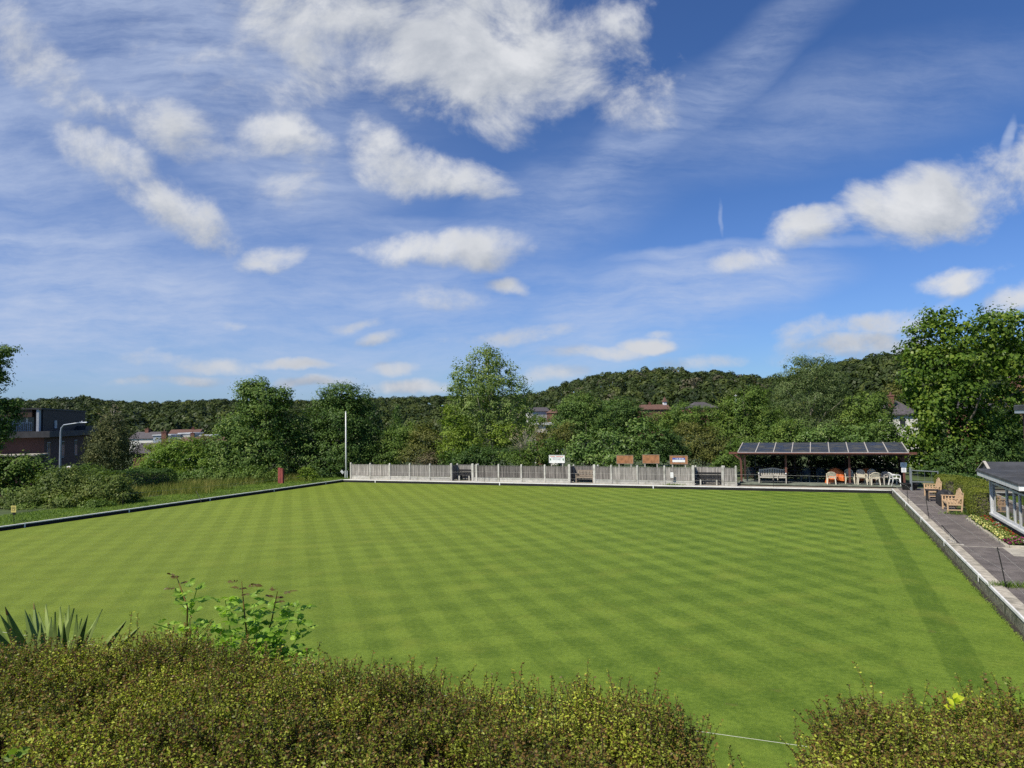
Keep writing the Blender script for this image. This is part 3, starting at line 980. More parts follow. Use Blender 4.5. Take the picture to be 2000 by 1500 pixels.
s1, t1 = at_z(1774, 984, Z_R)
A = stake("boundary_stake", 'black upright stake on the path by the shelter corner', s1, t1, Z_R, (-.04, 0), .95)
s2, t2 = at_z(1815, 1014, Z_R)
B = stake("boundary_stake", 'black leaning stake on the path near the teak benches', s2, t2, Z_R, (-.09, .02), .85)
s3, t3 = at_z(1966, 1147, Z_R)
Cc = stake("boundary_stake", 'black stake on the path nearest the camera, in a grass tuft', s3, t3, Z_R, (-.16, .0), 1.0)
s4, t4 = at_z(240, 992, Z_L)
Dd = stake("boundary_stake", 'thin dark upright stake on the left verge', s4, t4, Z_L, (.0, 0), .82)
s5, t5 = at_z(393, 977, Z_L)
Ee = stake("boundary_stake", 'black slanting stake on the left verge by the long grass', s5, t5, Z_L, (-.62, .2), .52)
s6, _ = at_t(949, 939, 50.0)
Ff = stake("boundary_stake", 'thin dark stake in front of the fence beside the dark alcove bench', s6, 49.75, Z_F, (0, 0), .8)
s7, _ = at_t(1511, 950, 49.9)
Gg = stake("boundary_stake", 'dark stake before the shelter in front of the curved bench', s7, 49.75, Z_F, (0, 0), .85)
s8, _ = at_t(1743, 956, 49.9)
Hh = stake("boundary_stake", 'dark stake before the shelter in front of the white armchair', s8, 49.75, Z_F, (0, 0), .85)


def string(label, pts, sag=0.04, r=0.0015):
    mb = MB()
    for p, q in zip(pts[:-1], pts[1:]):
        p, q = Vector(p), Vector(q)
        seg = [p.lerp(q, k / 6) - Vector((0, 0, sag * 4 * (k / 6) * (1 - k / 6))) for k in range(7)]
        mb.tube(seg, r, 4, cap=False)
    o = mb.build("boundary_string", MAT['string'])
    tag(o, label, 'string', 'strings around the green')


string('upper string strung along the far fence and shelter', [Dd[1], st(S_L + .2, 49.7, .8), Ff[1], Gg[1], Hh[1], A[1]], .05, .003)
string('lower string strung along the far fence and shelter', [Ff[0], Gg[0], Hh[0], A[0]], .05, .003)
string('upper string running along the right-hand path between the stakes', [A[1], B[1], Cc[1], st(s3 + .1, 13.2, .95)], .06)
string('lower string sagging along the right-hand path between the stakes', [A[0], B[0], Cc[0], st(s3 + .1, 13.2, .5)], .22)
string('upper white string along the near edge behind the hedge', [st(-30, T_STRING, .80), st(-12, T_STRING, .80), st(5.2, T_STRING, .83)], .02, .0028)
string('lower white string along the near edge behind the hedge', [st(-30, T_STRING, .35), st(-12, T_STRING, .35), st(5.2, T_STRING, .36)], .02, .0028)


def fallen_rack():
    sa, ta = at_z(1874, 1064, Z_R)
    o = thing("folded_stake_rack", 'black slanting rod with hanging strings lying over the right-hand path', 'rack', st(sa, ta, Z_R), -YAW)
    sb, tb = at_z(1850, 1050, Z_R)
    p0, p1 = Vector((0, 0, .03)), Vector((-.42, .62, .55))
    MB().tube([p0, p1], .016, 6).build("rod", MAT['metal_dark'], o)
    MB().bar((-.05, .02, .02), (.12, -.14, .02), .03, .03).build("foot", MAT['greywood'], o)
    MB().bar((-.3, .05, .015), (.06, .05, .015), .025, .025).build("base_bar", MAT['metal_dark'], o)
    mb = MB()
    for k in (.18, .32, .46, .6, .95):
        q = p0.lerp(p1, k)
        mb.tube([q, (q.x + .06, q.y - .1, .01)], .004, 4)
    mb.build("hanging_string", MAT['string'], o)


fallen_rack()


# ------------------------------------------------------------------ fence behind the far bank
T_FENCE = 50.15


def build_fence():
    root = thing("garden_fence", 'low grey larch-lap fence with white concrete posts and three bench alcoves behind the far bank', 'fence', st(0, T_FENCE, Z_F), -YAW)
    rng = np.random.default_rng(3)
    X = {px: at_t(px, 930, T_FENCE)[0] for px in (685.6, 723.4, 761.4, 800.6, 840, 881.6, 890.4, 923.4, 931, 974.2, 1018.6, 1064.4, 1112, 1161, 1194, 1245, 1298, 1354, 1411.7, 1437.5)}
    H = 1.29

    def post(x, y=0, w=.062, h=H):
        mb = MB()
        mb.box(x - w, x + w, y - .06, y + .06, -.2, h - .05)
        mb.add([(x - w, y - .06, h - .05), (x + w, y - .06, h - .05), (x + w, y + .06, h - .05), (x - w, y + .06, h - .05), (x - w * .55, y - .03, h), (x + w * .55, y - .03, h), (x + w * .55, y + .03, h), (x - w * .55, y + .03, h)],
               [(4, 5, 6, 7), (0, 1, 5, 4), (1, 2, 6, 5), (2, 3, 7, 6), (3, 0, 4, 7)])
        mb.build("post", MAT['concrete'], root)

    def panel(p, q, z0=.30, z1=1.17, mat='fencewood', gravel=True):
        p, q = Vector((p[0], p[1], 0)), Vector((q[0], q[1], 0))
        d = (q - p)
        L = d.length
        d.normalize()
        nrm = Vector((d.y, -d.x, 0))
        n = max(2, int(L / .105))
        mb = MB()
        for k in range(n):
            a, b = L * k / n, L * (k + 1) / n
            off = -0.008 if k % 2 else 0.006
            zt = z1 - .03 + rng.uniform(-.008, .008)
            c0, c1 = p + d * (a + .004) + nrm * off, p + d * (b - .004) + nrm * (off + .006)
            mb.bar(((c0.x + c1.x) / 2, (c0.y + c1.y) / 2, z0), ((c0.x + c1.x) / 2, (c0.y + c1.y) / 2, zt), (b - a) + .012, .014, up=(nrm.x, nrm.y, 0))
        mb.bar((p.x, p.y, z1 - .015), (q.x, q.y, z1 - .015), .05, .03)
        mb.build("fence_panel", MAT[mat], root)
        if gravel:
            mb = MB()
            mb.bar((p.x, p.y, .04), (q.x, q.y, .04), .045, .30)
            mb.bar((p.x, p.y, .235), (q.x, q.y, .235), .075, .085)
            mb.build("gravel_board", MAT['concrete'], root)
    w = .066
    runs = [(685.6, 723.4, 761.4, 800.6, 840, 881.6), (923.4, 931, 974.2, 1018.6, 1064.4, 1112), (1161, 1194, 1245, 1298, 1354), (1411.7, 1437.5)]
    for r in runs:
        for k, px in enumerate(r):
            post(X[px], 0, .085 if (k in (0, len(r) - 1) and px not in (685.6, 1437.5)) else .058, H + (.03 if k in (0, len(r) - 1) else 0))
        for a, b in zip(r[:-1], r[1:]):
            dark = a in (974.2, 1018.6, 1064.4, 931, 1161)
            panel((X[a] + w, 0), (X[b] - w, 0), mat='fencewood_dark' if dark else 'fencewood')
    for a, b in ((881.6, 923.4), (1112, 1161), (1354, 1411.7)):
        dpt = 1.0
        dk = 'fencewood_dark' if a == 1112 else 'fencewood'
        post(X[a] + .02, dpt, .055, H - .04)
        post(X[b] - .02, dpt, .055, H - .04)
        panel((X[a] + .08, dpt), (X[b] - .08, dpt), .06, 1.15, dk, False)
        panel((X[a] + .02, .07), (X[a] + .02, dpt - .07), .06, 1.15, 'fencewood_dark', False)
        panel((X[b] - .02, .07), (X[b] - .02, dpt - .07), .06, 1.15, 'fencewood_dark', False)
    return X


FX = build_fence()


# ------------------------------------------------------------------ benches
def slat_bench(name, label, loc, rz, w=1.5, mat='teak', curve=0.12, group=None, middle_arm=False):
    """garden bench facing local -y: slatted seat, back with a bowed top rail, arms, legs"""
    o = thing(name, label, 'bench', loc, rz, group)
    m = MAT[mat]
    h = w / 2
    mb = MB()
    for k in range(5):
        y = -.24 + .105 * k
        mb.box(-h + .03, h - .03, y, y + .085, .415 - .008 * k, .440 - .008 * k)
    mb.box(-h + .03, h - .03, -.262, -.242, .35, .425)
    mb.build("seat", m, o)
    mb = MB()

    def topz(x):
        k = abs(x) / h
        return .84 + curve * (0.5 + 0.5 * math.cos(math.pi * min(1, k * 1.25)))
    n = int(w / .105)
    for k in range(n):
        x = -h + .07 + (w - .14) * k / (n - 1)
        mb.bar((x, .235, .46), (x, .335, topz(x) - .02), .055, .016, up=(0, 1, 0))
    m_ = 12
    for k in range(m_):
        x0, x1 = -h + w * k / m_, -h + w * (k + 1) / m_
        mb.bar((x0, .34, topz(x0)), (x1, .34, topz(x1)), .035, .075)
    mb.bar((-h, .24, .47), (h, .24, .47), .03, .06)
    mb.build("backrest", m, o)
    for sx in (-1, 1):
        x = sx * (h - .03)
        MB().bar((x, -.25, 0), (x, -.25, .62), .06, .06, up=(0, 1, 0)).build("leg", m, o)
        MB().bar((x, .28, 0), (x, .36, .88), .06, .06, up=(0, 1, 0)).build("leg", m, o)
        mb = MB()
        mb.bar((x, -.31, .635), (x, .31, .62), .075, .032)
        mb.build("armrest", m, o)
        mb = MB()
        mb.bar((x, -.22, .12), (x, .28, .12), .035, .05)
        mb.bar((x, -.22, .36), (x, .28, .36), .035, .07)
        mb.build("stretcher", m, o)
        mb = MB()
        for k in range(3):
            y = -.13 + k * .13
            mb.bar((x, y, .37), (x, y, .62), .03, .05)
        mb.build("arm_slat", m, o)
    if middle_arm:
        for x in (.05, .32):
            mb = MB()
            mb.bar((x, -.30, .22), (x, -.30, .56), .05, .05, up=(0, 1, 0))
            mb.build("armrest_post", m, o)
        MB().bar((.02, -.30, .575), (.36, -.30, .575), .06, .04).build("armrest_rail", m, o)
        for sx in (-1, 1):
            MB().tube([(sx * (h - .03), -.31, .62), (sx * (h - .03), -.31, .69)], [.045, .035], 8).build("finial", MAT['white'], o)
    return o


def plank_bench(name, label, loc, rz, w):
    o = thing(name, label, 'bench', loc, rz, 'benches in the fence alcoves')
    h = w / 2
    m = MAT['blackwood']
    mb = MB()
    for k in range(3):
        mb.box(-h, h, -.24 + .15 * k, -.11 + .15 * k, .40, .435, .004)
    mb.build("seat", m, o)
    mb = MB()
    for k in range(2):
        mb.bar((-h, .255 + .02 * k, .58 + .17 * k), (h, .255 + .02 * k, .58 + .17 * k), .03, .14)
    mb.build("backrest", m, o)
    for sx in (-1, 1):
        x = sx * (h - .28)
        MB().bar((x, -.18, 0), (x, -.18, .40), .09, .06, up=(0, 1, 0)).build("leg", MAT['concrete'], o)
        MB().bar((x, .18, 0), (x, .28, .82), .07, .06, up=(0, 1, 0)).build("leg", m, o)
        MB().bar((x, -.18, .36), (x, .2, .36), .06, .06).build("bracket", m, o)
    return o


x = (FX[881.6] + FX[923.4]) / 2
plank_bench("plank_bench", 'black plank bench in the fence alcove nearest the flagpole', st(x + .05, T_FENCE + .45, Z_F), -YAW, FX[923.4] - FX[881.6] - .4)
x = (FX[1354] + FX[1411.7]) / 2
plank_bench("plank_bench", 'black plank bench in the fence alcove nearest the shelter', st(x, T_FENCE + .45, Z_F), -YAW, FX[1411.7] - FX[1354] - .3)
x = (FX[1112] + FX[1161]) / 2
slat_bench("garden_bench", 'faded brown slatted bench in the middle fence alcove', st(x + .12, T_FENCE + .5, Z_F), -YAW, 1.3, 'brownwood', .0, 'benches in the fence alcoves')
slat_bench("garden_bench", 'pale teak bench beside the path, the one nearer the camera', st(5.52, 38.75, Z_R), -YAW - math.pi / 2, 1.5, 'teak', .16, 'teak benches beside the path')
slat_bench("garden_bench", 'pale teak bench beside the path, the one nearer the shelter', st(5.50, 44.75, Z_R), -YAW - math.pi / 2, 1.5, 'teak', .16, 'teak benches beside the path')


def side_table():
    o = thing("side_table", 'small black slatted table between the teak benches', 'table', st(5.3, 42.9, Z_R), -YAW)
    mb = MB()
    for k in range(5):
        mb.box(-.3 + k * .122, -.3 + k * .122 + .105, -.35, .35, .53, .56)
    mb.build("table_top", MAT['blackwood'], o)
    for sx in (-1, 1):
        for sy in (-1, 1):
            MB().bar((sx * .24, sy * .28, 0), (sx * .24, sy * .28, .53), .06, .06).build("leg", MAT['blackwood'], o)


side_table()


def dark_cover():
    rng = np.random.default_rng(9)
    o = thing("covered_bench", 'bench under a crumpled black cover between the two teak benches', 'covered bench', st(5.62, 41.2, Z_R), -YAW - math.pi / 2)
    n, m = 22, 12
    vs, fs = [], []
    for j in range(m):
        for i in range(n):
            u, v = i / (n - 1) * 2 - 1, j / (m - 1)
            a = v * math.pi
            y = -.32 * math.cos(a)
            z = .58 * math.sin(a) ** .3 * (1 + .22 * v)
            x_ = u * (.72 + .05 * math.sin(7 * v))
            if abs(u) > .9:
                z *= .93
            vs.append((x_ + rng.normal() * .01, y + rng.normal() * .012, z + .05 * math.sin(9 * u + 4 * v) + rng.normal() * .02))
    for j in range(m - 1):
        for i in range(n - 1):
            fs.append((j * n + i, j * n + i + 1, (j + 1) * n + i + 1, (j + 1) * n + i))
    for e in (0, n - 1):
        fs.append(tuple(j * n + e for j in range(m)))
    MB().add(vs, fs).build("cover", MAT['blackwood'], o)
    for sx in (-1, 1):
        MB().box(sx * .66 - .03, sx * .66 + .03, -.31, -.25, 0, .3).build("leg", MAT['blackwood'], o)
        MB().box(sx * .66 - .03, sx * .66 + .03, .25, .31, 0, .3).build("leg", MAT['blackwood'], o)


dark_cover()


# ------------------------------------------------------------------ shelter
T_SH = 51.0
SH_L, SH_R = at_t(1448.5, 940, T_SH)[0], at_t(1766.8, 950, T_SH)[0]
Z_DK = 0.33


def build_shelter():
    o = thing("garden_shelter", 'open-fronted timber shelter with a dark glazed lean-to roof', 'shelter', st((SH_L + SH_R) / 2, T_SH, 0), -YAW)
    w = (SH_R - SH_L)
    h = w / 2
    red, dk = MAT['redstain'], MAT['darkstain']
    mb = MB()
    mb.box(-h - .25, h + .2, -.55, 3.2, Z_DK - .08, Z_DK)
    mb.build("deck", MAT['deck'], o)
    mb = MB()
    mb.box(-h - .2, h + .15, -.50, -.44, .1, Z_DK - .085)
    mb.build("plinth", MAT['brownclad'], o)
    xs = [-h, -h + w * .291, -h + w * .682, h]
    for i, x in enumerate(xs):
        MB().box(x - .06, x + .06, -.06, .06, Z_DK, 2.22).build("post", red, o)
        MB().box(x - .11, x + .11, -.11, .11, Z_DK + .002, Z_DK + .09).build("post_shoe", MAT['metal_dark'], o)
    for x in (-h, h):
        for sx in (-1, 1):
            MB().bar((x + sx * .05, 0, 1.84), (x + sx * .38, 0, 2.16), .05, .08).build("brace", red, o)
    for x in [-h, -h + w * .34, -h + w * .67, h]:
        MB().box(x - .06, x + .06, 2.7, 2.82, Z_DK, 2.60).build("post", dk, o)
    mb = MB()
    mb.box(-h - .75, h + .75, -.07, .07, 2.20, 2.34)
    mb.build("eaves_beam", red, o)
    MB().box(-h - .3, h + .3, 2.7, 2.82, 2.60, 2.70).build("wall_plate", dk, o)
    # back and end cladding, low rails
    mb = MB()
    for k in range(4):
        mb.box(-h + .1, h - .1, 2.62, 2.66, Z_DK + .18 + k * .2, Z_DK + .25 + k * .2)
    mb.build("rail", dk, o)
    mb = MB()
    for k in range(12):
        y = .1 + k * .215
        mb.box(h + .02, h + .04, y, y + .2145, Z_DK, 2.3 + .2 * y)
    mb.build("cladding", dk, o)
    # roof: nine sheets between ten bars
    y0, y1, z0, z1 = -.62, 3.15, 2.36, 2.84
    xl, xr = -h - .12, h + .22
    n = 9
    for k in range(n):
        a, b = xl + (xr - xl) * k / n + .03, xl + (xr - xl) * (k + 1) / n - .03
        MB().add([(a, y0, z0), (b, y0, z0), (b, y1, z1), (a, y1, z1), (a, y0, z0 - .012), (b, y0, z0 - .012), (b, y1, z1 - .012), (a, y1, z1 - .012)],
                 [(0, 1, 2, 3), (7, 6, 5, 4), (0, 4, 5, 1), (1, 5, 6, 2), (2, 6, 7, 3), (3, 7, 4, 0)]).build("roof_sheet", MAT['roofglass'], o)
    for k in range(n + 1):
        x = xl + (xr - xl) * k / n
        MB().bar((x, y0, z0 + .01), (x, y1, z1 + .01), .05, .045).build("glazing_bar", MAT['greywood'], o)
    for k in range(n + 1):
        x = xl + (xr - xl) * k / n
        MB().bar((x, -.5, z0 - .10), (x, y1, z1 - .09), .05, .11).build("rafter", dk, o)
    MB().box(xl - .02, xr + .02, y0 - .03, y0 - .004, z0 - .20, z0 - .035).build("fascia", dk, o)
    mb = MB()
    mb.tube([(xl - .05, y0 - .075, z0 - .075), (xr + .05, y0 - .075, z0 - .075)], .055, 8)
    mb.build("gutter", MAT['redstain'], o)
    MB().box(xl - .02, xr + .02, y0 - .02, y0 + .0, z0 - .03, z0 - .0005).build("drip_edge", MAT['white_dull'], o)
    # notices
    MB().box(h - .19, h + .17, -.085, -.075, 1.46, 1.72).build("notice", MAT['white'], o)
    MB().box(h - .15, h + .12, -.083, -.073, 1.12, 1.45).build("notice", MAT['white'], o)
    mb = MB()
    for k in range(4):
        mb.box(h - .12, h + .10, -.088, -.0855, 1.52 + k * .04, 1.535 + k * .04)
    mb.build("print", MAT['grey_print'], o)
    mb = MB()
    for k in range(5):
        mb.box(h - .09, h + .06, -.0865, -.0835, 1.18 + k * .04, 1.195 + k * .04)
    mb.build("print", MAT['grey_print'], o)
    return o


build_shelter()
sb, _ = at_t(1509, 940, T_SH - .2)
slat_bench("garden_bench", 'silvery curved-back bench at the left of the shelter deck', st(sb, T_SH - .02, Z_DK), -YAW, 1.72, 'greywood', .09, middle_arm=True)


# ------------------------------------------------------------------ plastic chairs
def plastic_chair(label, loc, rz, mat, tall=False, slotted=True):
    o = thing("plastic_chair", label, 'chair', loc, rz, 'plastic chairs in the shelter')
    m = MAT[mat]
    hb = .92 if tall else .80
    # seat: dished plate
    n = 6
    vs, fs = [], []
    for zoff in (0, -.025):
        for j in range(n):
            for i in range(n):
                u, v = i / (n - 1) * 2 - 1, j / (n - 1) * 2 - 1
                z = .43 + .012 * (u * u) - .015 * v + zoff
                vs.append((u * (.235 - .02 * v), v * .22, z))
    for k in (0, n * n):
        for j in range(n - 1):
            for i in range(n - 1):
                fs.append((k + j * n + i, k + j * n + i + 1, k + (j + 1) * n + i + 1, k + (j + 1) * n + i))
    rim = [i for i in range(n)] + [j * n + n - 1 for j in range(1, n)] + [n * n - 1 - i for i in range(1, n)] + [(n - 1 - j) * n for j in range(1, n - 1)]
    for a, b in zip(rim, rim[1:] + rim[:1]):
        fs.append((a, b, b + n * n, a + n * n))
    MB().add(vs, fs).build("seat", m, o)
    mb = MB()
    # arched back frame with slats that fan upward
    arc = []
    for k in range(13):
        a = math.pi * k / 12
        arc.append((-.24 * math.cos(a) * (1 - .08 * math.sin(a)), .23 + .13 * math.sin(a), .62 + (hb - .64) * math.sin(a) ** .6 if 0 < k < 12 else .62))
    mb.tube([(-.235, .20, .44)] + arc + [(.235, .20, .44)], .024, 6)
    for k in range(7 if slotted else 0):
        f = (k - 3) / 3.0
        zt = .62 + (hb - .64) * math.sqrt(max(0, 1 - (f * .85) ** 2)) ** .9
        mb.bar((f * .17, .21, .44), (f * .20, .33, zt), .042, .012, up=(0, 1, 0))
    if not slotted:
        mb.add([(-.21, .22, .52), (.21, .22, .52), (.20, .33, hb - .06), (-.20, .33, hb - .06), (-.21, .235, .52), (.21, .235, .52), (.20, .345, hb - .06), (-.20, .345, hb - .06)],
               [(0, 1, 2, 3), (7, 6, 5, 4), (0, 4, 5, 1), (1, 5, 6, 2), (2, 6, 7, 3), (3, 7, 4, 0)])
    mb.build("backrest", m, o)
    for sx in (-1, 1):
        MB().tube([(sx * .24, .26, .63), (sx * .275, .1, .645), (sx * .275, -.12, .64), (sx * .262, -.22, .60)], [.022, .028, .028, .024], 6).build("armrest", m, o)
        MB().add([(sx * .21 - .03, -.20, .43), (sx * .21 + .03, -.20, .43), (sx * .21 + .03, -.15, .43), (sx * .21 - .03, -.15, .43),
                  (sx * .27 - .022, -.245, 0), (sx * .27 + .022, -.245, 0), (sx * .27 + .022, -.205, 0), (sx * .27 - .022, -.205, 0)],
                 [(0, 1, 2, 3), (7, 6, 5, 4), (0, 4, 5, 1), (1, 5, 6, 2), (2, 6, 7, 3), (3, 7, 4, 0)]).build("leg", m, o)
        MB().bar((sx * .268, -.215, .0), (sx * .265, -.21, .61), .045, .03, up=(0, 1, 0)).build("arm_support", m, o)
        MB().bar((sx * .21, .19, .43), (sx * .25, .30, 0), .055, .035, up=(0, 1, 0)).build("leg", m, o)
    return o


def chair_at(px, py, back, label, rz, mat, **k):
    t = T_SH + back
    s, _ = at_t(px, py, t)
    return plastic_chair(label, st(s, t, Z_DK), -YAW + rz, mat, **k)


chair_at(1467, 930, 1.1, 'dark green plastic chair left of the curved bench', .2, 'plastic_dark', tall=True)
chair_at(1574, 930, .9, 'dark plastic chair behind the string, right of the red middle post', -.15, 'plastic_dark', tall=True)
chair_at(1604, 930, .9, 'dark plastic chair next to the orange tarpaulin', .2, 'plastic_dark', tall=True)
chair_at(1624, 940, -.12, 'cream plastic chair standing alone in front of the orange tarpaulin', math.pi, 'plastic_cream', slotted=False)
chair_at(1659, 930, .38, 'tall round-backed cream chair just behind the right-hand red post', .1, 'plastic_cream', tall=True)
chair_at(1683, 935, -.02, 'cream fan-backed chair to the right of the red post', .15, 'plastic_cream', tall=True)
chair_at(1703, 930, .42, 'cream plastic chair in the back row of the right-hand cluster', 0, 'plastic_cream', tall=True)
chair_at(1709, 940, -.15, 'cream low chair with its solid back to the green', math.pi + .1, 'plastic_cream', slotted=False)
chair_at(1724, 935, .2, 'grey-brown plastic chair behind the white armchair', -.7, 'plastic_grey')
chair_at(1748, 940, -.15, 'bright white plastic armchair at the right end of the deck', 1.9, 'plastic_white', slotted=False)


def tarp(label, px, py, back, rx, rz_, h, seed):
    rng = np.random.default_rng(seed)
    t = T_SH + back
    s, _ = at_t(px, py, t)
    n, m = 40, 14
    vs, fs = [], []
    ph = rng.uniform(0, 6, 6)
    for j in range(m):
        v = j / (m - 1)
        for i in range(n):
            a = 2 * math.pi * i / n
            fold = .10 * math.sin(5 * a + ph[0] + 2 * v) + .06 * math.sin(9 * a + ph[1]) + .04 * math.sin(17 * a + ph[2] + 5 * v)
            r = (1 - v ** 1.5) ** .55 * (1 + fold * (1.2 - v))
            top = h * (.62 + .38 * v ** .7)
            z = h * v ** .75 + .05 * math.sin(3 * a + ph[3]) * (1 - v) + rng.normal() * .012
            if math.sin(2 * a + ph[4]) > .3:
                z += (1 - v) * h * .22
            vs.append((rx * r * math.cos(a), rz_ * r * math.sin(a), max(0.01, z)))
    for j in range(m - 1):
        for i in range(n):
            k = (i + 1) % n
            fs.append((j * n + i, j * n + k, (j + 1) * n + k, (j + 1) * n + i))
    o = MB().add(vs, fs).build("tarpaulin", MAT['tarp'], loc=st(s, t, Z_DK), rz=-YAW)
    tag(o, label, 'tarpaulin', 'orange tarpaulins in the shelter')


tarp('crumpled orange tarpaulin heaped between dark chair and cream chair', 1633, 935, .55, .62, .36, .98, 4)
tarp('crumpled orange tarpaulin behind the cluster of cream chairs', 1694, 930, 1.25, .85, .35, .92, 8)


def planter():
    s, t = at_z(1777, 957, Z_R)
    o = thing("planter_trough", 'dark grey plastic trough at the foot of the shelter post', 'trough', st(s, t + .2, Z_R), -YAW)
    MB().add([(-.36, -.2, 0), (.36, -.2, 0), (.36, .2, 0), (-.36, .2, 0), (-.42, -.25, .34), (.42, -.25, .34), (.42, .25, .34), (-.42, .25, .34)],
             [(3, 2, 1, 0), (0, 1, 5, 4), (1, 2, 6, 5), (2, 3, 7, 6), (3, 0, 4, 7), (4, 5, 6, 7)]).build("tub", MAT['metal_dark'], o)
    mb = MB()
    for a, b in (((-.44, -.27), (.44, -.27)), ((.44, -.27), (.44, .27)), ((.44, .27), (-.44, .27)), ((-.44, .27), (-.44, -.27))):
        mb.bar((*a, .35), (*b, .35), .05, .05)
    mb.build("rim", MAT['metal_dark'], o)


planter()


def gate_frame():
    t = 48.3
    sl, _ = at_t(1780, 930, t)
    sr, _ = at_t(1832, 930, t)
    o = thing("tubular_gate", 'grey metal frame gate standing behind the clipped hedge', 'gate', st(sl, t, Z_R), -YAW)
    w = sr - sl
    mb = MB()
    for a, b in (((0, 0, 0), (0, 0, 1.18)), ((w, 0, 0), (w, 0, 1.12)), ((0, 0, 1.16), (w, 0, 1.1)), ((0, 0, .5), (w, 0, .5))):
        mb.bar(a, b, .05, .05, up=(0, 1, 0))
    mb.build("frame", MAT['metal_grey'], o)
    mb = MB()
    for k in range(1, 4):
        mb.tube([(w * k / 4, 0, .5), (w * k / 4, 0, 1.1)], .006, 5)
    mb.build("infill_bar", MAT['metal_grey'], o)
    MB().bar((-.02, .3, 0), (-.02, .3, 1.3), .09, .09, up=(0, 1, 0)).build("gate_post", MAT['metal_grey'], o)


gate_frame()


# ------------------------------------------------------------------ signs, flagpole, posts, lamp
def letters(mb, x0, x1, z, h, y, rng, gap=.35):
    """a row of short strokes standing in for lettering too small to read"""
    x = x0
    while x < x1 - h * .4:
        w = h * rng.uniform(.35, .7)
        if rng.random() < .16:
            x += h * .6
            continue
        mb.box(x, min(x + w, x1), y, y + .004, z, z + h)
        x += w + h * .22


def sign_board(label, px, x_px, top, bot, back, kind, group):
    rng = np.random.default_rng(int(px))
    t = T_FENCE + back
    s0, zt = at_t(px, top, t)
    s1_, zb = at_t(x_px, bot, t)
    o = thing("sign_board", label, 'sign', st((s0 + s1_) / 2, t, Z_F), -YAW, group)
    w = (s1_ - s0)
    h = w / 2
    zt -= Z_F
    zb -= Z_F
    m = MAT['white'] if kind == 'white' else MAT['board']
    MB().box(-h, h, -.012, .012, zb, zt).build("board", m, o)
    mb = MB()
    fr = .022
    for a, b in (((-h, zb), (h, zb)), ((h, zb), (h, zt)), ((h, zt), (-h, zt)), ((-h, zt), (-h, zb))):
        mb.bar((a[0], -.013, a[1]), (b[0], -.013, b[1]), .034, fr, up=(0, 0, 1) if a[1] == b[1] else (1, 0, 0))
    mb.build("frame", MAT['coping'] if kind == 'white' else MAT['brownwood'], o)
    for sx in (-.72, .72):
        MB().bar((sx * h, .03, -.2), (sx * h, .03, zt - .05), .07, .05, up=(0, 1, 0)).build("sign_post", MAT['greywood'], o)
    H = zt - zb
    if kind == 'white':
        mb = MB()
        letters(mb, -h * .85, h * .85, zt - H * .22, H * .10, -.018, rng)
        mb.build("heading", MAT['red_print'], o)
        mb = MB()
        letters(mb, -h * .7, h * .75, zt - H * .36, H * .07, -.018, rng)
        letters(mb, -h * .55, h * .55, zt - H * .5, H * .055, -.018, rng)
        letters(mb, -h * .5, h * .5, zt - H * .62, H * .055, -.018, rng)
        mb.build("text_line", MAT['grey_print'], o)
        for sx in (-1, 1):
            c = sx * h * .82
            MB().prism([(c - .05, zb + H * .34), (c, zb + H * .28), (c + .05, zb + H * .34), (c + .05, zb + H * .58), (c - .05, zb + H * .58)], -.018, -.0125).build("emblem", MAT['green_print'], o)
    if kind == 'blue':
        MB().box(-h * .7, h * .7, -.018, -.0125, zb + H * .50, zb + H * .73).build("blue_strip", MAT['blue'], o)
        mb = MB()
        letters(mb, -h * .38, -h * .05, zb + H * .56, H * .10, -.023, rng)
        letters(mb, h * .05, h * .6, zb + H * .56, H * .10, -.023, rng)
        mb.build("lettering", MAT['white'], o)
        MB().box(-h * .7, h * .7, -.018, -.0125, zb + H * .22, zb + H * .495).build("white_strip", MAT['white'], o)
    return o


sign_board('white sign board with a red heading behind the fence', 1072.5, 1103, 889, 904, .45, 'white', None)
sign_board('plain brown board behind the fence, leftmost of the three', 1204, 1237, 889, 905.5, .45, 'brown', 'brown boards behind the fence')
sign_board('plain brown board behind the fence, middle of the three', 1254.5, 1288, 888, 905, .45, 'brown', 'brown boards behind the fence')
sign_board('brown board behind the fence with a blue and white strip', 1308, 1343.5, 889.5, 906.5, .45, 'blue', 'brown boards behind the fence')


def flagpole():
    s, z = at_t(676, 937.5, 50.3)
    p = st(s, 50.3, .1)
    o = thing("flagpole", 'tall white flagpole at the left end of the fence', 'flagpole', p)
    top = at_t(677, 805, 50.3)[1] - .1
    MB().tube([(0, 0, -.2), (0, 0, top * .5), (0, 0, top)], [.062, .056, .042], 12).build("pole", MAT['white'], o, smooth=True)
    MB().tube([(0, 0, top), (0, 0, top + .04), (0, 0, top + .07)], [.05, .055, .02], 10).build("truck_cap", MAT['white'], o)
    MB().box(-.12, .12, -.02, .02, .0, .7).build("tabernacle", MAT['white_dull'], o)
    MB().tube([(.05, -.06, .9), (.05, -.06, top - .05)], .004, 4).build("halyard", MAT['string'], o)


flagpole()


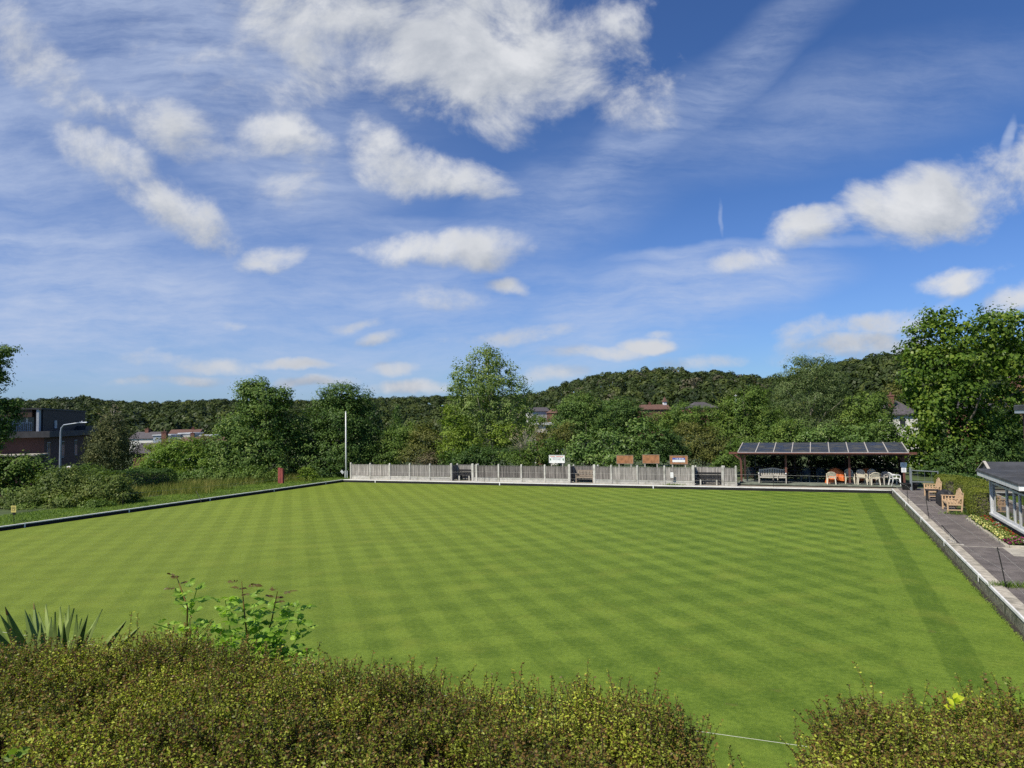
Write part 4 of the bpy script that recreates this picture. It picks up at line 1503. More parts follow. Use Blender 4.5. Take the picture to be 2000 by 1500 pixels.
def small_signs():
    rng = np.random.default_rng(5)
    # yellow notice on the left verge
    s, t = at_z(27, 1020, Z_L)
    o = thing("notice_stake", 'yellow notice card on a dark stake on the left verge', 'sign', st(s, t, Z_L), -.1)
    MB().tube([(0, 0, -.1), (0, 0, .8)], .016, 6).build("stake", MAT['metal_dark'], o)
    MB().box(-.13, .13, -.03, -.016, .48, .80).build("card", MAT['yellow'], o)
    mb = MB()
    for k in range(4):
        letters(mb, -.1, .1, .54 + k * .06, .028, -.034, rng)
    mb.build("print", MAT['metal_dark'], o)
    MB().box(-.06, .06, -.03, .03, .36, .46).build("bracket", MAT['metal_dark'], o)
    # white notice before the fence
    s, _ = at_t(1313, 940, 49.95)
    o = thing("notice_stake", 'white notice on a thin black stake in front of the fence', 'sign', st(s, 49.9, Z_F), -YAW)
    MB().tube([(0, 0, -.1), (0, 0, .95)], .012, 6).build("stake", MAT['metal_dark'], o)
    MB().box(-.1, .1, -.025, -.012, .50, .86).build("card", MAT['white'], o)
    mb = MB()
    mb.box(-.005, .012, -.03, -.026, .55, .82)
    mb.build("print", MAT['grey_print'], o)
    # small white notice in the shrubs by the flagpole
    p = at(668, 922, 60)
    o = thing("notice_stake", 'small tilted white notice in the shrubs beside the flagpole', 'sign', (p.x, p.y, gz(p.x, p.y)), .2)
    hh = p.z - gz(p.x, p.y)
    MB().tube([(0, 0, -.1), (0, 0, hh)], .015, 6).build("stake", MAT['metal_dark'], o)
    MB().add([(-.14, -.03, hh + .05), (.05, -.03, hh - .18), (.16, -.03, hh), (-.02, -.03, hh + .2), (-.14, -.015, hh + .05), (.05, -.015, hh - .18), (.16, -.015, hh), (-.02, -.015, hh + .2)],
             [(0, 1, 2, 3), (7, 6, 5, 4), (0, 4, 5, 1), (1, 5, 6, 2), (2, 6, 7, 3), (3, 7, 4, 0)]).build("card", MAT['white'], o)
    # red post
    s, t = at_z(549, 945, .17)
    p = st(s, t)
    o = thing("timber_post", 'square red-painted timber post at the edge of the trees', 'post', (p.x, p.y, gz(p.x, p.y)), -YAW)
    for k in range(2):
        MB().box(-.22 + k * .23, -.01 + k * .23, -.09, .09, -.1, 1.22 - .06 * k).build("plank", MAT['redpost'], o)
    MB().box(-.2, .2, .092, .13, .3, .42).build("cross_rail", MAT['redpost'], o)


small_signs()


def street_lamp():
    base = at(117.5, 900, 62)
    z0 = gz(base.x, base.y)
    o = thing("street_lamp", 'tall grey street lamp with a curved arm before the brick building', 'street lamp', (base.x, base.y, z0), 0)
    p_top = at(124, 838, 62) - Vector((base.x, base.y, z0))
    p_end = at(163, 825, 62) - Vector((base.x, base.y, z0))
    zt = p_top.z
    e = p_end.x
    pts = [(0, 0, -.3), (0, 0, 1.6), (0, 0, zt * .6), (.02, 0, zt - .25), (.08, 0, zt + .1), (.28, 0, zt + .34), (e * .6, 0, p_end.z - .07), (e * .82, 0, p_end.z - .02)]
    MB().tube(pts, [.11, .10, .085, .075, .07, .06, .05, .045], 10).build("pole", MAT['lamp'], o, smooth=True)
    MB().add([(e * .8, -.06, p_end.z - .03), (e * 1.12, -.1, p_end.z - .02), (e * 1.12, .1, p_end.z - .02), (e * .8, .06, p_end.z - .03),
              (e * .8, -.05, p_end.z + .06), (e * 1.1, -.07, p_end.z + .05), (e * 1.1, .07, p_end.z + .05), (e * .8, .05, p_end.z + .06)],
             [(3, 2, 1, 0), (4, 5, 6, 7), (0, 1, 5, 4), (1, 2, 6, 5), (2, 3, 7, 6), (3, 0, 4, 7)]).build("lamp_head", MAT['lamp'], o)
    MB().tube([(e * .9, 0, p_end.z + .06), (e * .9, 0, p_end.z + .13)], [.05, .035], 8).build("photocell", MAT['white'], o)
    p = at(135, 915, 61.5)
    o2 = thing("road_sign", 'white square road sign low in the shrubs beside the street lamp', 'sign', (p.x, p.y, gz(p.x, p.y)), -.3)
    h = p.z - gz(p.x, p.y)
    MB().tube([(0, 0, -.2), (0, 0, h + .2)], .03, 6).build("post", MAT['metal_grey'], o2)
    MB().box(-.2, .2, -.05, -.031, h - .18, h + .22).build("plate", MAT['white'], o2)
    MB().tube([(0, -.052, h + .02), (0, -.058, h + .02)], .12, 12).build("roundel", MAT['red_print'], o2)


street_lamp()


# ------------------------------------------------------------------ buildings
def gable_house(name, label, p, rz, w, d, h, roof_h, wall, roof, cat='house', group=None, chimneys=(), windows=(), hip=0.0, over=.3, base=-3.0, front_gable=False):
    """block with a pitched roof, ridge along local x; p = centre of the eaves line front"""
    o = thing(name, label, cat, p, rz, group)
    MB().box(-w / 2, w / 2, 0, d, base, h).build("wall", MAT[wall], o)
    mb = MB()
    a, b = -w / 2 - over, w / 2 + over
    y0, y1 = -over, d + over
    ym = d / 2
    rz0 = h - .02
    hx = hip * d / 2
    vs = [(a, y0, rz0), (b, y0, rz0), (b, y1, rz0), (a, y1, rz0), (a + hx, ym, h + roof_h), (b - hx, ym, h + roof_h),
          (a, y0, rz0 - .15), (b, y0, rz0 - .15), (b, y1, rz0 - .15), (a, y1, rz0 - .15)]
    mb.add(vs, [(0, 1, 5, 4), (2, 3, 4, 5), (1, 2, 5), (3, 0, 4), (6, 7, 1, 0), (7, 8, 2, 1), (8, 9, 3, 2), (9, 6, 0, 3), (9, 8, 7, 6)])
    r = mb.build("roof", MAT[roof], o)
    for (cx_, cy_, cw, ch_) in chimneys:
        MB().box(cx_ - cw / 2, cx_ + cw / 2, cy_ - cw / 2, cy_ + cw / 2, h, h + ch_ - .2).box(cx_ - cw / 2 - .06, cx_ + cw / 2 + .06, cy_ - cw / 2 - .06, cy_ + cw / 2 + .06, h + ch_ - .2, h + ch_ - .05).build("chimney", MAT['brick'], r)
        MB().tube([(cx_, cy_, h + ch_ - .05), (cx_, cy_, h + ch_ + .3)], [.13, .11], 8).build("chimney_pot", MAT['tile'], r)
    for (x0, x1, z0, z1) in windows:
        f = MB().box(x0, x1, -.05, -.003, z0, z1).build("window", MAT['white'], o)
        nb = max(1, round((x1 - x0) / .7))
        mb = MB()
        for k in range(nb):
            q0, q1 = x0 + (x1 - x0) * k / nb + .06, x0 + (x1 - x0) * (k + 1) / nb - .06
            mb.box(q0, q1, -.062, -.0502, z0 + .07, z1 - .07)
        mb.build("pane", MAT['glassdark'], f)
    return o


def civic_building():
    """dark brick and clad two-storey block on the left"""
    c = at(80, 797, 85)
    o = thing("civic_building", 'dark flat-roofed brick building with a clad upper storey, left of the lamp', 'building', (c.x, c.y, 0), math.atan2(.317, .95))
    zt, zf1, zf0 = 6.95, 4.25, 3.55
    g = -4.5
    MB().box(-24, -.9, .9, 22, zf1 + .01, zt - .18).build("clad_wall", MAT['brownclad'], o)
    MB().box(-.9, 0, 0.9, 22, zf1 + .01, zt - .18).build("clad_wall", MAT['brownclad_dark'], o)  # same cladding on the turned-away side, its shade put into the colour
    MB().box(-24, -.9, 0, .9, zt - 1.05, zt - .18).build("overhang", MAT['brownclad'], o)
    MB().box(-24.1, .1, -.1, 22.1, zt - .18, zt).build("roof", MAT['dark_fascia'], o)
    MB().box(-.45, -.2, .0, .9, zf1, zt - .18).build("corner_trim", MAT['white_dull'], o)
    MB().box(-30, 1.2, -1.2, 26, zf0, zf1).build("flat_roof", MAT['dark_fascia'], o)
    MB().box(-29, .5, -.5, 25, g, zf0).build("wall", MAT['darkbrick'], o)
    MB().box(-30, .9, -5.2, -.51, g, 1.6).build("extension", MAT['darkbrick'], o)
    MB().box(-30.1, 1.0, -5.3, -.51, 1.605, 1.75).build("parapet", MAT['slabs'], o)
    for k in range(4):
        x = -2.75 + k * .66 - .9
        MB().box(x, x + .15, .84, .898, zt - 1.62, zt - 1.06).build("window_mullion", MAT['white'], o)
    MB().box(-3.7, -1.1, .8, .898, zt - 1.68, zt - 1.621).build("window_sill", MAT['white_dull'], o)
    for k in range(7):
        x = -3.9 + k * .42
        f = MB().box(x, x + .30, .83, .896, zf1 + .05, zf1 + .98).build("window", MAT['greyclad'], o)
        MB().box(x + .06, x + .24, .815, .8295, zf1 + .1, zf1 + .9).build("pane", MAT['glassdark'], f)
    MB().box(-4.2, -.9, .87, .8985, zf1 + .012, zt - 1.06).build("glazed_screen", MAT['glassdark'], o)
    for (y0, z0, z1) in ((.6, .6, 2.95), (6.9, .9, 2.95), (13.5, .9, 2.95)):
        for k in range(2):
            f = MB().box(.503, .56, y0 + k * .75, y0 + .5 + k * .75, z0, z1).build("window", MAT['white_dull'], o)
            MB().box(.561, .575, y0 + .05 + k * .75, y0 + .45 + k * .75, z0 + .08, z1 - .08).build("pane", MAT['glassdark'], f)
    MB().box(.003, .10, 5.6, 6.6, zf1 + .3, zf1 + 1.25).build("window", MAT['white_dull'], o)
    MB().box(-.2, 1.1, 17, 24, zf1 + .004, zf1 + .55).build("roof_plant", MAT['dark_fascia'], o)


civic_building()


def town():
    # pale flat-roofed commercial blocks seen between the trees, left of centre
    def block(label, x0, x1, top, d, wall, depth=8, cap=None, bot=None, nwin=0):
        p, q = at(x0, top, d), at(x1, top, d)
        g = gz((p.x + q.x) / 2, p.y) - 1
        w = q.x - p.x
        o = thing("town_building", label, 'building', ((p.x + q.x) / 2, p.y, 0), 0, 'town buildings between the trees')
        MB().box(-w / 2, w / 2, 0, depth, g if bot is None else bot, p.z - .3).build("wall", MAT[wall], o)
        MB().box(-w / 2 - .2, w / 2 + .2, -.2, depth + .2, p.z - .3, p.z).build("roof", MAT[cap or 'white_dull'], o)
        for k in range(nwin):
            x_ = -w / 2 + w * (k + .5) / nwin
            f = MB().box(x_ - .6, x_ + .6, -.06, -.003, p.z - 2.4, p.z - .9).build("window", MAT['white'], o)
            MB().box(x_ - .5, x_ + .5, -.07, -.0605, p.z - 2.3, p.z - 1.0).build("pane", MAT['glassdark'], f)
        return o
    block('pale blue-grey clad town block left of the larger grey box', 299, 333, 849, 190, 'greyclad', nwin=0)
    block('low white roofed town block in front of the grey plant box', 332, 372, 855, 192, 'white_dull')
    block('pale grey plant-room box standing above the town roofs', 349, 371, 845.5, 196, 'concrete')
    block('long white-topped block at the right of the town roofs', 374, 412, 850, 200, 'white_dull')
    gable_house("town_house", 'brown tiled house roof at the right of the town roofs', at(396, 861, 180) - Vector((0, 0, at(396, 861, 180).z)), .1, 11, 7, at(396, 861, 180).z, .9, 'brick', 'tile', group='town houses between the trees', chimneys=((-3.5, 3.5, .8, 2.0),))
    gable_house("town_house", 'dark slate roofed terrace house with a tall chimney beside the conifer', at(288, 884, 120) - Vector((0, 0, at(288, 884, 120).z)), .05, 4.6, 7, at(288, 884, 120).z, 1.5, 'brick', 'slate', group='town houses between the trees',
                chimneys=((1.7, 2.5, .8, 3.4),), windows=((.2, 1.5, at(288, 899, 120).z, at(288, 887, 120).z),))
    gable_house("town_house", 'distant red-roofed house above the plant-room box', at(360, 846, 240) - Vector((0, 0, at(360, 846, 240).z)), .2, 9, 7, at(360, 846, 240).z, 1.2, 'brick', 'tile', group='town houses between the trees', chimneys=((2, 3.5, .8, 1.8),))
    gable_house("town_house", 'distant house with white gable bits left of the blue-grey block', at(278, 856, 200) - Vector((0, 0, at(278, 856, 200).z)), -.2, 8, 7, at(278, 856, 200).z, 1.7, 'render', 'slate', group='town houses between the trees', chimneys=((-1, 3.5, 1.1, 2.6),))
    # behind the pale central tree
    gable_house("hill_house", 'grey slate roofed house behind the pale tree', at(1056, 803, 260) - Vector((0, 0, at(1056, 803, 260).z)), .35, 6.5, 6, at(1056, 803, 260).z, 1.4, 'render', 'slate', group='houses on the hillside')
    gable_house("hill_house", 'small red roofed house right of the slate roof', at(1078, 806, 255) - Vector((0, 0, at(1078, 806, 255).z)), -.3, 3.6, 6, at(1078, 806, 255).z, 1.5, 'brick', 'tile', group='houses on the hillside', hip=.6)
    p = at(1064, 838, 110)
    o = thing("flat_roofed_house", 'white modern flat-roofed house behind the shrubs right of the pale tree', 'house', (p.x, p.y, 0), -.2)
    g = gz(p.x, p.y) - 1
    MB().box(-1.6, 1.9, 0, 6, g, p.z + .65).build("wall", MAT['render'], o)
    MB().box(-1.9, 2.2, -.4, 6.3, p.z + .65, p.z + .95).build("roof", MAT['white_dull'], o)
    MB().box(.2, .9, -.04, -.003, p.z - .1, p.z + .5).build("window", MAT['glassdark'], o)
    MB().box(-1.2, -.1, -1.0, -.003, g, p.z - .5).build("brick_bay", MAT['brick'], o)
    # school with its bell turret
    p = at(1284, 799, 230)
    o = gable_house("school_hall", 'long red-tiled hall with a small spired bell turret', (p.x, p.y, 0), .15, 8.6, 7, p.z, 1.5, 'brick', 'tile', 'hall', chimneys=((-1.2, 3.5, .6, 2.2),))
    zt = p.z + 1.4
    tr = MB().box(3.2, 4.2, 3, 4, zt - 1.2, zt + .9).build("bell_turret", MAT['white'], o)
    MB().add([(3.0, 2.8, zt + .9), (4.4, 2.8, zt + .9), (4.4, 4.2, zt + .9), (3.0, 4.2, zt + .9), (3.7, 3.5, zt + 2.6)], [(0, 1, 4), (1, 2, 4), (2, 3, 4), (3, 0, 4), (3, 2, 1, 0)]).build("spire", MAT['tile'], tr)
    p = at(1377, 796, 240)
    gable_house("hill_house", 'long grey-brown hipped roof among trees on the hill', (p.x, p.y, 0), .2, 9, 8, p.z, 1.9, 'brick', 'slate', group='houses on the hillside', hip=.8)
    p = at(1437, 787, 250)
    o = thing("cupola", 'small white cupola with a weathervane above the hill trees', 'cupola', (p.x, p.y, p.z))
    MB().tube([(0, 0, -6), (0, 0, .9)], [.5, .45], 8).build("drum", MAT['white'], o)
    MB().tube([(0, 0, .9), (0, 0, 1.2), (0, 0, 1.9)], [.75, .5, .05], 8).build("cap", MAT['metal_grey'], o)
    MB().bar((0, 0, 1.8), (0, 0, 3.0), .07, .07).bar((-.5, 0, 2.5), (.5, 0, 2.5), .06, .12).build("weathervane", MAT['white'], o)
    # white house beyond the maple, houses up the hill on the right
    p = at(1762, 808, 86)
    gable_house("white_house", 'white rendered house with dark roof and chimney beside the maple', (p.x - .6, p.y, 0), -.35, 4.2, 6, p.z, 1.6, 'render', 'slate', hip=.7, over=.35, chimneys=((-.4, 1.5, .6, 2.3),),
                windows=((-1.6, -.9, p.z - 1.6, p.z - .4), (.2, .9, p.z - 1.6, p.z - .4)), base=p.z - 6)
    p = at(1990, 737, 130)
    o = gable_house("gabled_house", 'brown tiled house with white bargeboards high on the right', (p.x + 2, p.y, 0), -1.15, 7, 7, p.z, 1.9, 'brick', 'tile', chimneys=())
    a, b, c_ = Vector((-3.85, -.36, p.z - .05)), Vector((-3.85, 3.5, p.z + 1.92)), Vector((-3.85, 7.36, p.z - .05))
    MB().bar(a, b, .08, .26, up=(1, 0, 0)).bar(b, c_, .08, .26, up=(1, 0, 0)).build("bargeboard", MAT['white'], o)
    p = at(1958, 787, 92)
    gable_house("hill_house", 'house with blue-grey roof behind the right-hand side of the maple', (p.x, p.y, 0), .3, 5, 6, p.z - .4, 1.3, 'brick', 'slate', group='houses on the hillside')


town()


# ------------------------------------------------------------------ clubhouse on the right
def clubhouse():
    o = thing("clubhouse", 'low white clubhouse with dark felt roof and long windows beside the path', 'clubhouse', st(0, 0, 0), -YAW)
    w0, y0, y1 = 6.38, 29.1, 34.85           # wall line (s), near and far ends (t)
    zr = 2.36
    MB().box(w0 - .012, w0 + .2, y0, y1, Z_R - .2, .62).build("plinth", MAT['dark_fascia'], o)
    MB().box(w0 - .10, w0 + .02, y0 + .12, y1 + .05, .622, .70).build("window_sill", MAT['white_dull'], o)
    MB().box(w0 + .0, 16, y0 - .06, y0 + .2, Z_R - .2, zr - .2).build("wall", MAT['render'], o)
    MB().box(w0 - .06, w0 + .18, y0 - .10, y0 + .14, Z_R - .05, zr - .22).build("corner_post", MAT['white'], o)
    MB().box(w0 - .06, w0 + .12, y1 - .10, y1 + .05, .70, zr - .22).build("corner_post", MAT['white_dull'], o)
    MB().box(w0 + .2, 16, y1 - .2, y1, Z_R - .2, zr - .2).build("wall", MAT['render'], o)
    MB().box(w0 + .03, w0 + .1, y0 + .1, y1, 1.93, zr - .21).build("soffit_beam", MAT['brownclad_dark'], o)
    # the window wall: panes between white frames, greyed in colour for the shade
    n = 4
    ys = [y0 + .2, 30.45, 31.25, 32.35, y1 - .1]
    for a, b in zip(ys[:-1], ys[1:]):
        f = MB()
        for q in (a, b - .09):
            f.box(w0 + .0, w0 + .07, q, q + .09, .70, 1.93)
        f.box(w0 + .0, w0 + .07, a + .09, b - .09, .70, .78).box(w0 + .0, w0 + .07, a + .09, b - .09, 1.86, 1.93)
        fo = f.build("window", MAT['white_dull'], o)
        MB().box(w0 + .03, w0 + .045, a + .09, b - .09, .78, 1.86).build("pane", MAT['glass'], fo)
    MB().box(w0 + 1.5, w0 + 1.55, y0 + .3, y1 - .3, Z_R, zr - .3).build("partition", MAT['brownclad'], o)
    # flat roof with deep overhang
    e = 5.98
    rf = MB().box(e, 16, y0 - .55, y1 + .55, zr - .05, zr + .06, .03).build("roof", MAT['felt'], o)
    MB().box(e + .02, 16, y0 - .53, y0 - .50, zr - .21, zr - .055).build("fascia", MAT['white'], rf)
    MB().box(e + .02, e + .05, y0 - .495, y1 + .5, zr - .21, zr - .055).build("fascia", MAT['white_dull'], rf)  # the front's white trim, greyed in colour for this shaded side
    MB().box(e + .055, 16, y0 - .49, y1 + .5, zr - .20, zr - .18).build("soffit", MAT['white_dull'], rf)
    for y in (30.2, 32.2, 34.0):
        MB().box(e + .1, e + .16, y, y + .06, zr - .34, zr - .202).build("bracket", MAT['white_dull'], rf)
    # upper storey at the back
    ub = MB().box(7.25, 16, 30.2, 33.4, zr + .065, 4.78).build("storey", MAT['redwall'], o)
    MB().box(7.02, 16, 29.9, 33.65, 4.785, 4.98, .03).build("roof_slab", MAT['felt'], ub)
    MB().box(7.04, 16, 29.92, 33.63, 4.66, 4.784).build("fascia", MAT['greyclad'], ub)
    MB().box(7.19, 7.247, 30.9, 32.6, 3.2, 4.45).build("window", MAT['white'], ub)
    MB().box(7.17, 7.188, 31.0, 32.5, 3.3, 4.35).build("pane", MAT['glassdark'], ub)


clubhouse()


def timber_shed():
    s, z = at_t(1940, 900, 40)
    o = thing("timber_shed", 'dark shed with a shallow felt pitched roof behind the clubhouse', 'shed', st(s, 40, 0), -YAW)
    MB().box(.25, 6, .2, 3.6, 0, 1.75).build("wall", MAT['blackwood'], o)
    z = 2.32
    r = MB().add([(0, 0, 1.72), (6.2, 0, 1.72), (6.2, 1.9, z), (0, 1.9, z), (0, 3.8, 1.72), (6.2, 3.8, 1.72)], [(0, 1, 2, 3), (3, 2, 5, 4), (0, 3, 4), (1, 5, 2), (0, 4, 5, 1)]).build("roof", MAT['felt'], o)
    MB().bar((-.02, -.03, 1.72), (-.02, 1.9, z + .02), .04, .12, up=(1, 0, 0)).bar((-.02, 1.9, z + .02), (-.02, 3.83, 1.72), .04, .12, up=(1, 0, 0)).build("bargeboard", MAT['greywood'], r)


timber_shed()


# ------------------------------------------------------------------ trees and shrubs
def tree(name, label, cat, d, base_px, lobes, leaf_mat, leaf=.17, dens=1.0, clump=.7, gap=.1, seed=1, trunk=.16, limbs=9, bark='bark', group=None,
         top=None, spread=.5, up=.5, droop=0.0, flat=.8, aspect=.6, fill=1.6, twig=.02):
    """lobes: (px, py, rx_px, ry_px, depth offset m) measured in the photograph at distance d"""
    rng = np.random.default_rng(seed)
    b = at(base_px, 900, d)
    z0 = gz(b.x, b.y)
    L = []
    for (px, py, rx, ry, dd) in lobes:
        c = at(px, py, d + dd)
        k = (d + dd) / F_PX
        L.append(((c.x - b.x, c.y - b.y, c.z - z0), (rx * k, rx * k * flat, ry * k)))
    o = thing(name, label, cat, (b.x, b.y, z0), 0, group)
    P, N, CC = crown_points(rng, L, leaf, dens, clump, gap, droop, spread, up)
    ok = P[:, 2] > .03
    P, N = P[ok], N[ok]
    V = leaf_quads(rng, P, N, leaf, aspect)
    if fill:                            # larger leaves deep in the crown, so that the middle closes up
        FP = []
        for c, r in L:
            area = (r[0] * r[2]) * math.pi
            nf = int(fill * area / (leaf * leaf * 1.6))
            u = unit(rng.normal(size=(nf, 3))) * rng.random((nf, 1)) ** (1 / 3) * .78
            FP.append(np.array(c) + u * np.array(r))
        FP = np.concatenate(FP)
        FP = FP[FP[:, 2] > .05]
        V = np.concatenate([V, leaf_quads(rng, FP, rng.normal(size=FP.shape) + [0, 0, .4], leaf * 1.7, aspect)])
        P = np.concatenate([P, FP])
    quads_mesh("crown", V, len(P), LEAF[leaf_mat], o)
    tp = max(l[0][2] + l[1][2] * .55 for l in L) if top is None else top
    tx = L[0][0][0]
    if trunk:
        mb = trunk_mb(rng, (0, 0, -.3), (tx * .8, L[0][0][1] * .8, tp), trunk, CC, limbs, twig)
        mb.build("trunk", MAT[bark], o, smooth=True)
    return o


def shrub(label, d, lobes, leaf_mat, leaf=.13, dens=1.0, clump=.5, seed=1, name="shrub", cat="shrub", group='shrubs around the green', **k):
    k.setdefault('trunk', .05)
    k.setdefault('limbs', 6)
    return tree(name, label, cat, d, lobes[0][0], lobes, leaf_mat, leaf, dens, clump, seed=seed, group=group, **k)


TG = 'trees beyond the green'
conifer = tree("conifer_tree", 'drooping dark olive conifer with a thin dead top beside the street lamp', 'tree', 72, 215,
     [(215, 855, 42, 34, 0), (212, 890, 52, 34, 0), (205, 880, 46, 40, -.6), (230, 880, 42, 44, .3), (218, 828, 32, 24, 0)], 'conifer', .20, .9, .55, seed=11, trunk=.2, group=TG, droop=.55, up=.15, aspect=.4, limbs=5)
dead_top = tree("bare_conifer_top", 'thin grey dead treetop poking above the drooping conifer', 'tree', 72.6, 222,
     [(220, 812, 20, 22, 0), (224, 796, 9, 12, 0)], 'dead', .26, .32, .5, seed=12, fill=0, trunk=.08, bark='palebark', limbs=14, group=TG, aspect=.16, twig=.025)
for ch, nm in zip(list(dead_top.children), ("dead_top", "bare_stem")):      # the dead top belongs to the conifer
    ch.name = nm
    ch.location = dead_top.location - conifer.location
    ch.parent = conifer
bpy.data.objects.remove(dead_top)
tree("sycamore_tree", 'tall dark sycamore with an uneven top left of the flagpole', 'tree', 61, 505,
     [(512, 785, 50, 40, 0), (500, 760, 38, 22, .4), (545, 775, 30, 26, .2), (492, 765, 26, 22, 0), (470, 835, 52, 44, .0), (530, 830, 52, 48, 0), (440, 870, 46, 44, -.4), (500, 880, 66, 50, -.8), (560, 860, 36, 50, .5), (455, 912, 56, 30, -1), (530, 915, 50, 30, -1)],
     'syc', .19, 1.0, .62, .12, seed=13, trunk=.28, limbs=12, group=TG)
tree("sycamore_tree", 'broad dark green tree directly behind the flagpole', 'tree', 63, 665,
     [(668, 775, 46, 28, 0), (650, 790, 36, 26, 0), (700, 790, 34, 26, .3), (668, 820, 72, 42, 0), (620, 850, 54, 44, 0), (705, 850, 50, 50, 0), (660, 880, 72, 46, -.6), (600, 900, 46, 36, -.6), (700, 905, 50, 34, -.6), (640, 920, 60, 22, -1)],
     'dark', .17, 1.0, .55, .12, seed=14, trunk=.26, limbs=12, group=TG)
tree("pale_tree", 'tall pale green tree with open branching in the middle of the view', 'tree', 62, 972,
     [(945, 705, 36, 30, 0), (955, 688, 16, 14, 0), (905, 735, 30, 32, .2), (975, 730, 34, 32, 0), (940, 755, 55, 36, 0), (1012, 760, 26, 30, .4), (893, 775, 22, 34, .4), (985, 790, 46, 34, 0), (925, 800, 52, 36, -.4), (1030, 800, 20, 22, .2), (950, 840, 62, 30, -.3), (960, 720, 30, 30, 0), (930, 765, 50, 40, .3), (990, 815, 50, 30, .3)],
     'pale', .17, .62, .50, .2, seed=15, fill=.5, trunk=.17, limbs=34, bark='palebark', group=TG, up=.35)
tree("yellow_green_tree", 'yellow-green bushy tree drooping at the left foot of the pale tree', 'tree', 60, 905,
     [(885, 835, 28, 34, 0), (905, 860, 36, 36, 0), (880, 880, 30, 26, -.3), (925, 885, 36, 24, 0), (872, 800, 10, 14, 0), (990, 850, 40, 28, .3)], 'lime', .17, .8, .45, .2, seed=16, trunk=.09, limbs=12, group=TG)
tree("bare_tree", 'thin pale bare-stemmed tree right of the pale tree trunk', 'tree', 58.5, 1028,
     [(1026, 868, 30, 28, 0), (1010, 850, 20, 20, 0), (1045, 850, 20, 24, 0)], 'dead', .16, .18, .5, seed=17, fill=0, trunk=.075, limbs=26, bark='palebark', group=TG, aspect=.2, twig=.02)
shrub('bright green shrub behind the left fence panels', 63, [(775, 860, 36, 34, 0), (765, 885, 46, 26, -.3), (800, 850, 26, 26, .5)], 'mid', .14, 1, .45, 18)
shrub('twiggy olive-brown shrub behind the fence left of the pale tree', 62, [(835, 865, 40, 44, 0), (815, 888, 40, 24, -.4), (855, 885, 34, 28, 0)], 'olive', .13, .8, .42, 19, gap=.2, limbs=16)
shrub('grey dead-looking low shrub just above the left fence', 60.5, [(842, 893, 26, 15, 0), (822, 900, 18, 9, 0)], 'dead', .14, .5, .35, 20, fill=0, limbs=14, aspect=.25)
shrub('dark green shrub at the foot of the pale tree behind the fence', 58.5, [(930, 890, 40, 22, 0), (970, 892, 40, 20, 0), (890, 897, 34, 14, 0)], 'dark', .14, 1, .42, 21)
shrub('green shrub behind the fence below the thin bare tree', 57.5, [(1015, 893, 36, 18, 0), (1052, 885, 34, 26, .4), (1078, 880, 28, 34, 1)], 'mid', .14, 1, .42, 22)
shrub('brownish twiggy shrub behind the white sign board', 60, [(1075, 860, 36, 34, 0), (1100, 850, 26, 26, 0)], 'olive', .13, .75, .42, 23, gap=.25, limbs=14)
shrub('small fir tree with a pointed top left of the pale tree', 95, [(775, 830, 14, 16, 0), (775, 812, 8, 14, 0), (775, 848, 20, 14, 0), (775, 798, 3.5, 8, 0)], 'dark', .22, 1, .4, 24, name="fir_tree", cat='fir tree', group=TG)
tree("oak_tree", 'rounded dark oak in the middle distance above the white house', 'tree', 105, 1145,
     [(1135, 795, 44, 28, 0), (1115, 815, 40, 26, 0), (1165, 815, 40, 28, 0), (1138, 832, 60, 24, 0)], 'syc', .26, 1, .75, .1, seed=25, trunk=.3, group=TG)
tree("oak_tree", 'rounded dark oak in the middle distance left of the red-tiled hall', 'tree', 112, 1215,
     [(1205, 800, 42, 26, 0), (1235, 815, 36, 24, 0), (1190, 825, 40, 22, 0), (1222, 835, 48, 20, 0)], 'dark', .26, 1, .8, .1, seed=26, trunk=.3, group=TG)
shrub('big glossy laurel behind the fence to the right of the white sign', 58, [(1145, 872, 42, 34, 0), (1195, 868, 48, 36, 0), (1245, 858, 36, 38, .4), (1130, 890, 34, 20, -.4), (1190, 895, 60, 16, -.6), (1255, 835, 30, 22, .6)], 'laurel', .24, .95, .5, 27, name="laurel_bush", cat='laurel', aspect=.48, up=.3)
shrub('dark blue-green bushy tree behind the brown boards', 57.5, [(1295, 862, 38, 34, 0), (1280, 885, 40, 26, 0), (1320, 885, 30, 26, .3)], 'dark', .15, 1.1, .45, 28, name="dark_bush", cat='bush')
shrub('olive-green tangled bush between the boards and the shelter', 58.5, [(1372, 862, 40, 38, 0), (1400, 880, 42, 34, 0), (1350, 888, 40, 22, -.3), (1425, 888, 26, 24, .2)], 'olive', .14, 1, .45, 29, limbs=10)
shrub('yellow-green bush hanging over the left corner of the shelter', 55.5, [(1428, 890, 28, 24, 0), (1445, 872, 22, 18, .4), (1410, 905, 26, 14, 0)], 'mid', .15, 1, .42, 30)
tree("ash_tree", 'bright mid-green ash left of the grey-green willow', 'tree', 76, 1455,
     [(1455, 800, 48, 38, 0), (1425, 828, 40, 34, 0), (1490, 825, 42, 40, 0), (1450, 855, 60, 32, 0), (1475, 775, 30, 20, .6)], 'mid', .19, 1, .62, .12, seed=31, trunk=.2, group=TG)
tree("willow_tree", 'tall feathery grey-green tree right of centre on the hill line', 'tree', 80, 1582,
     [(1580, 730, 52, 30, 0), (1560, 715, 26, 18, 0), (1605, 712, 26, 18, .3), (1540, 755, 34, 32, 0), (1625, 755, 36, 32, 0), (1580, 785, 72, 38, 0), (1530, 815, 40, 36, 0), (1635, 800, 30, 40, .5), (1585, 835, 72, 34, -.4)],
     'grey', .19, .9, .55, .18, seed=32, fill=1.2, trunk=.2, limbs=26, bark='palebark', group=TG, up=.3, aspect=.4)
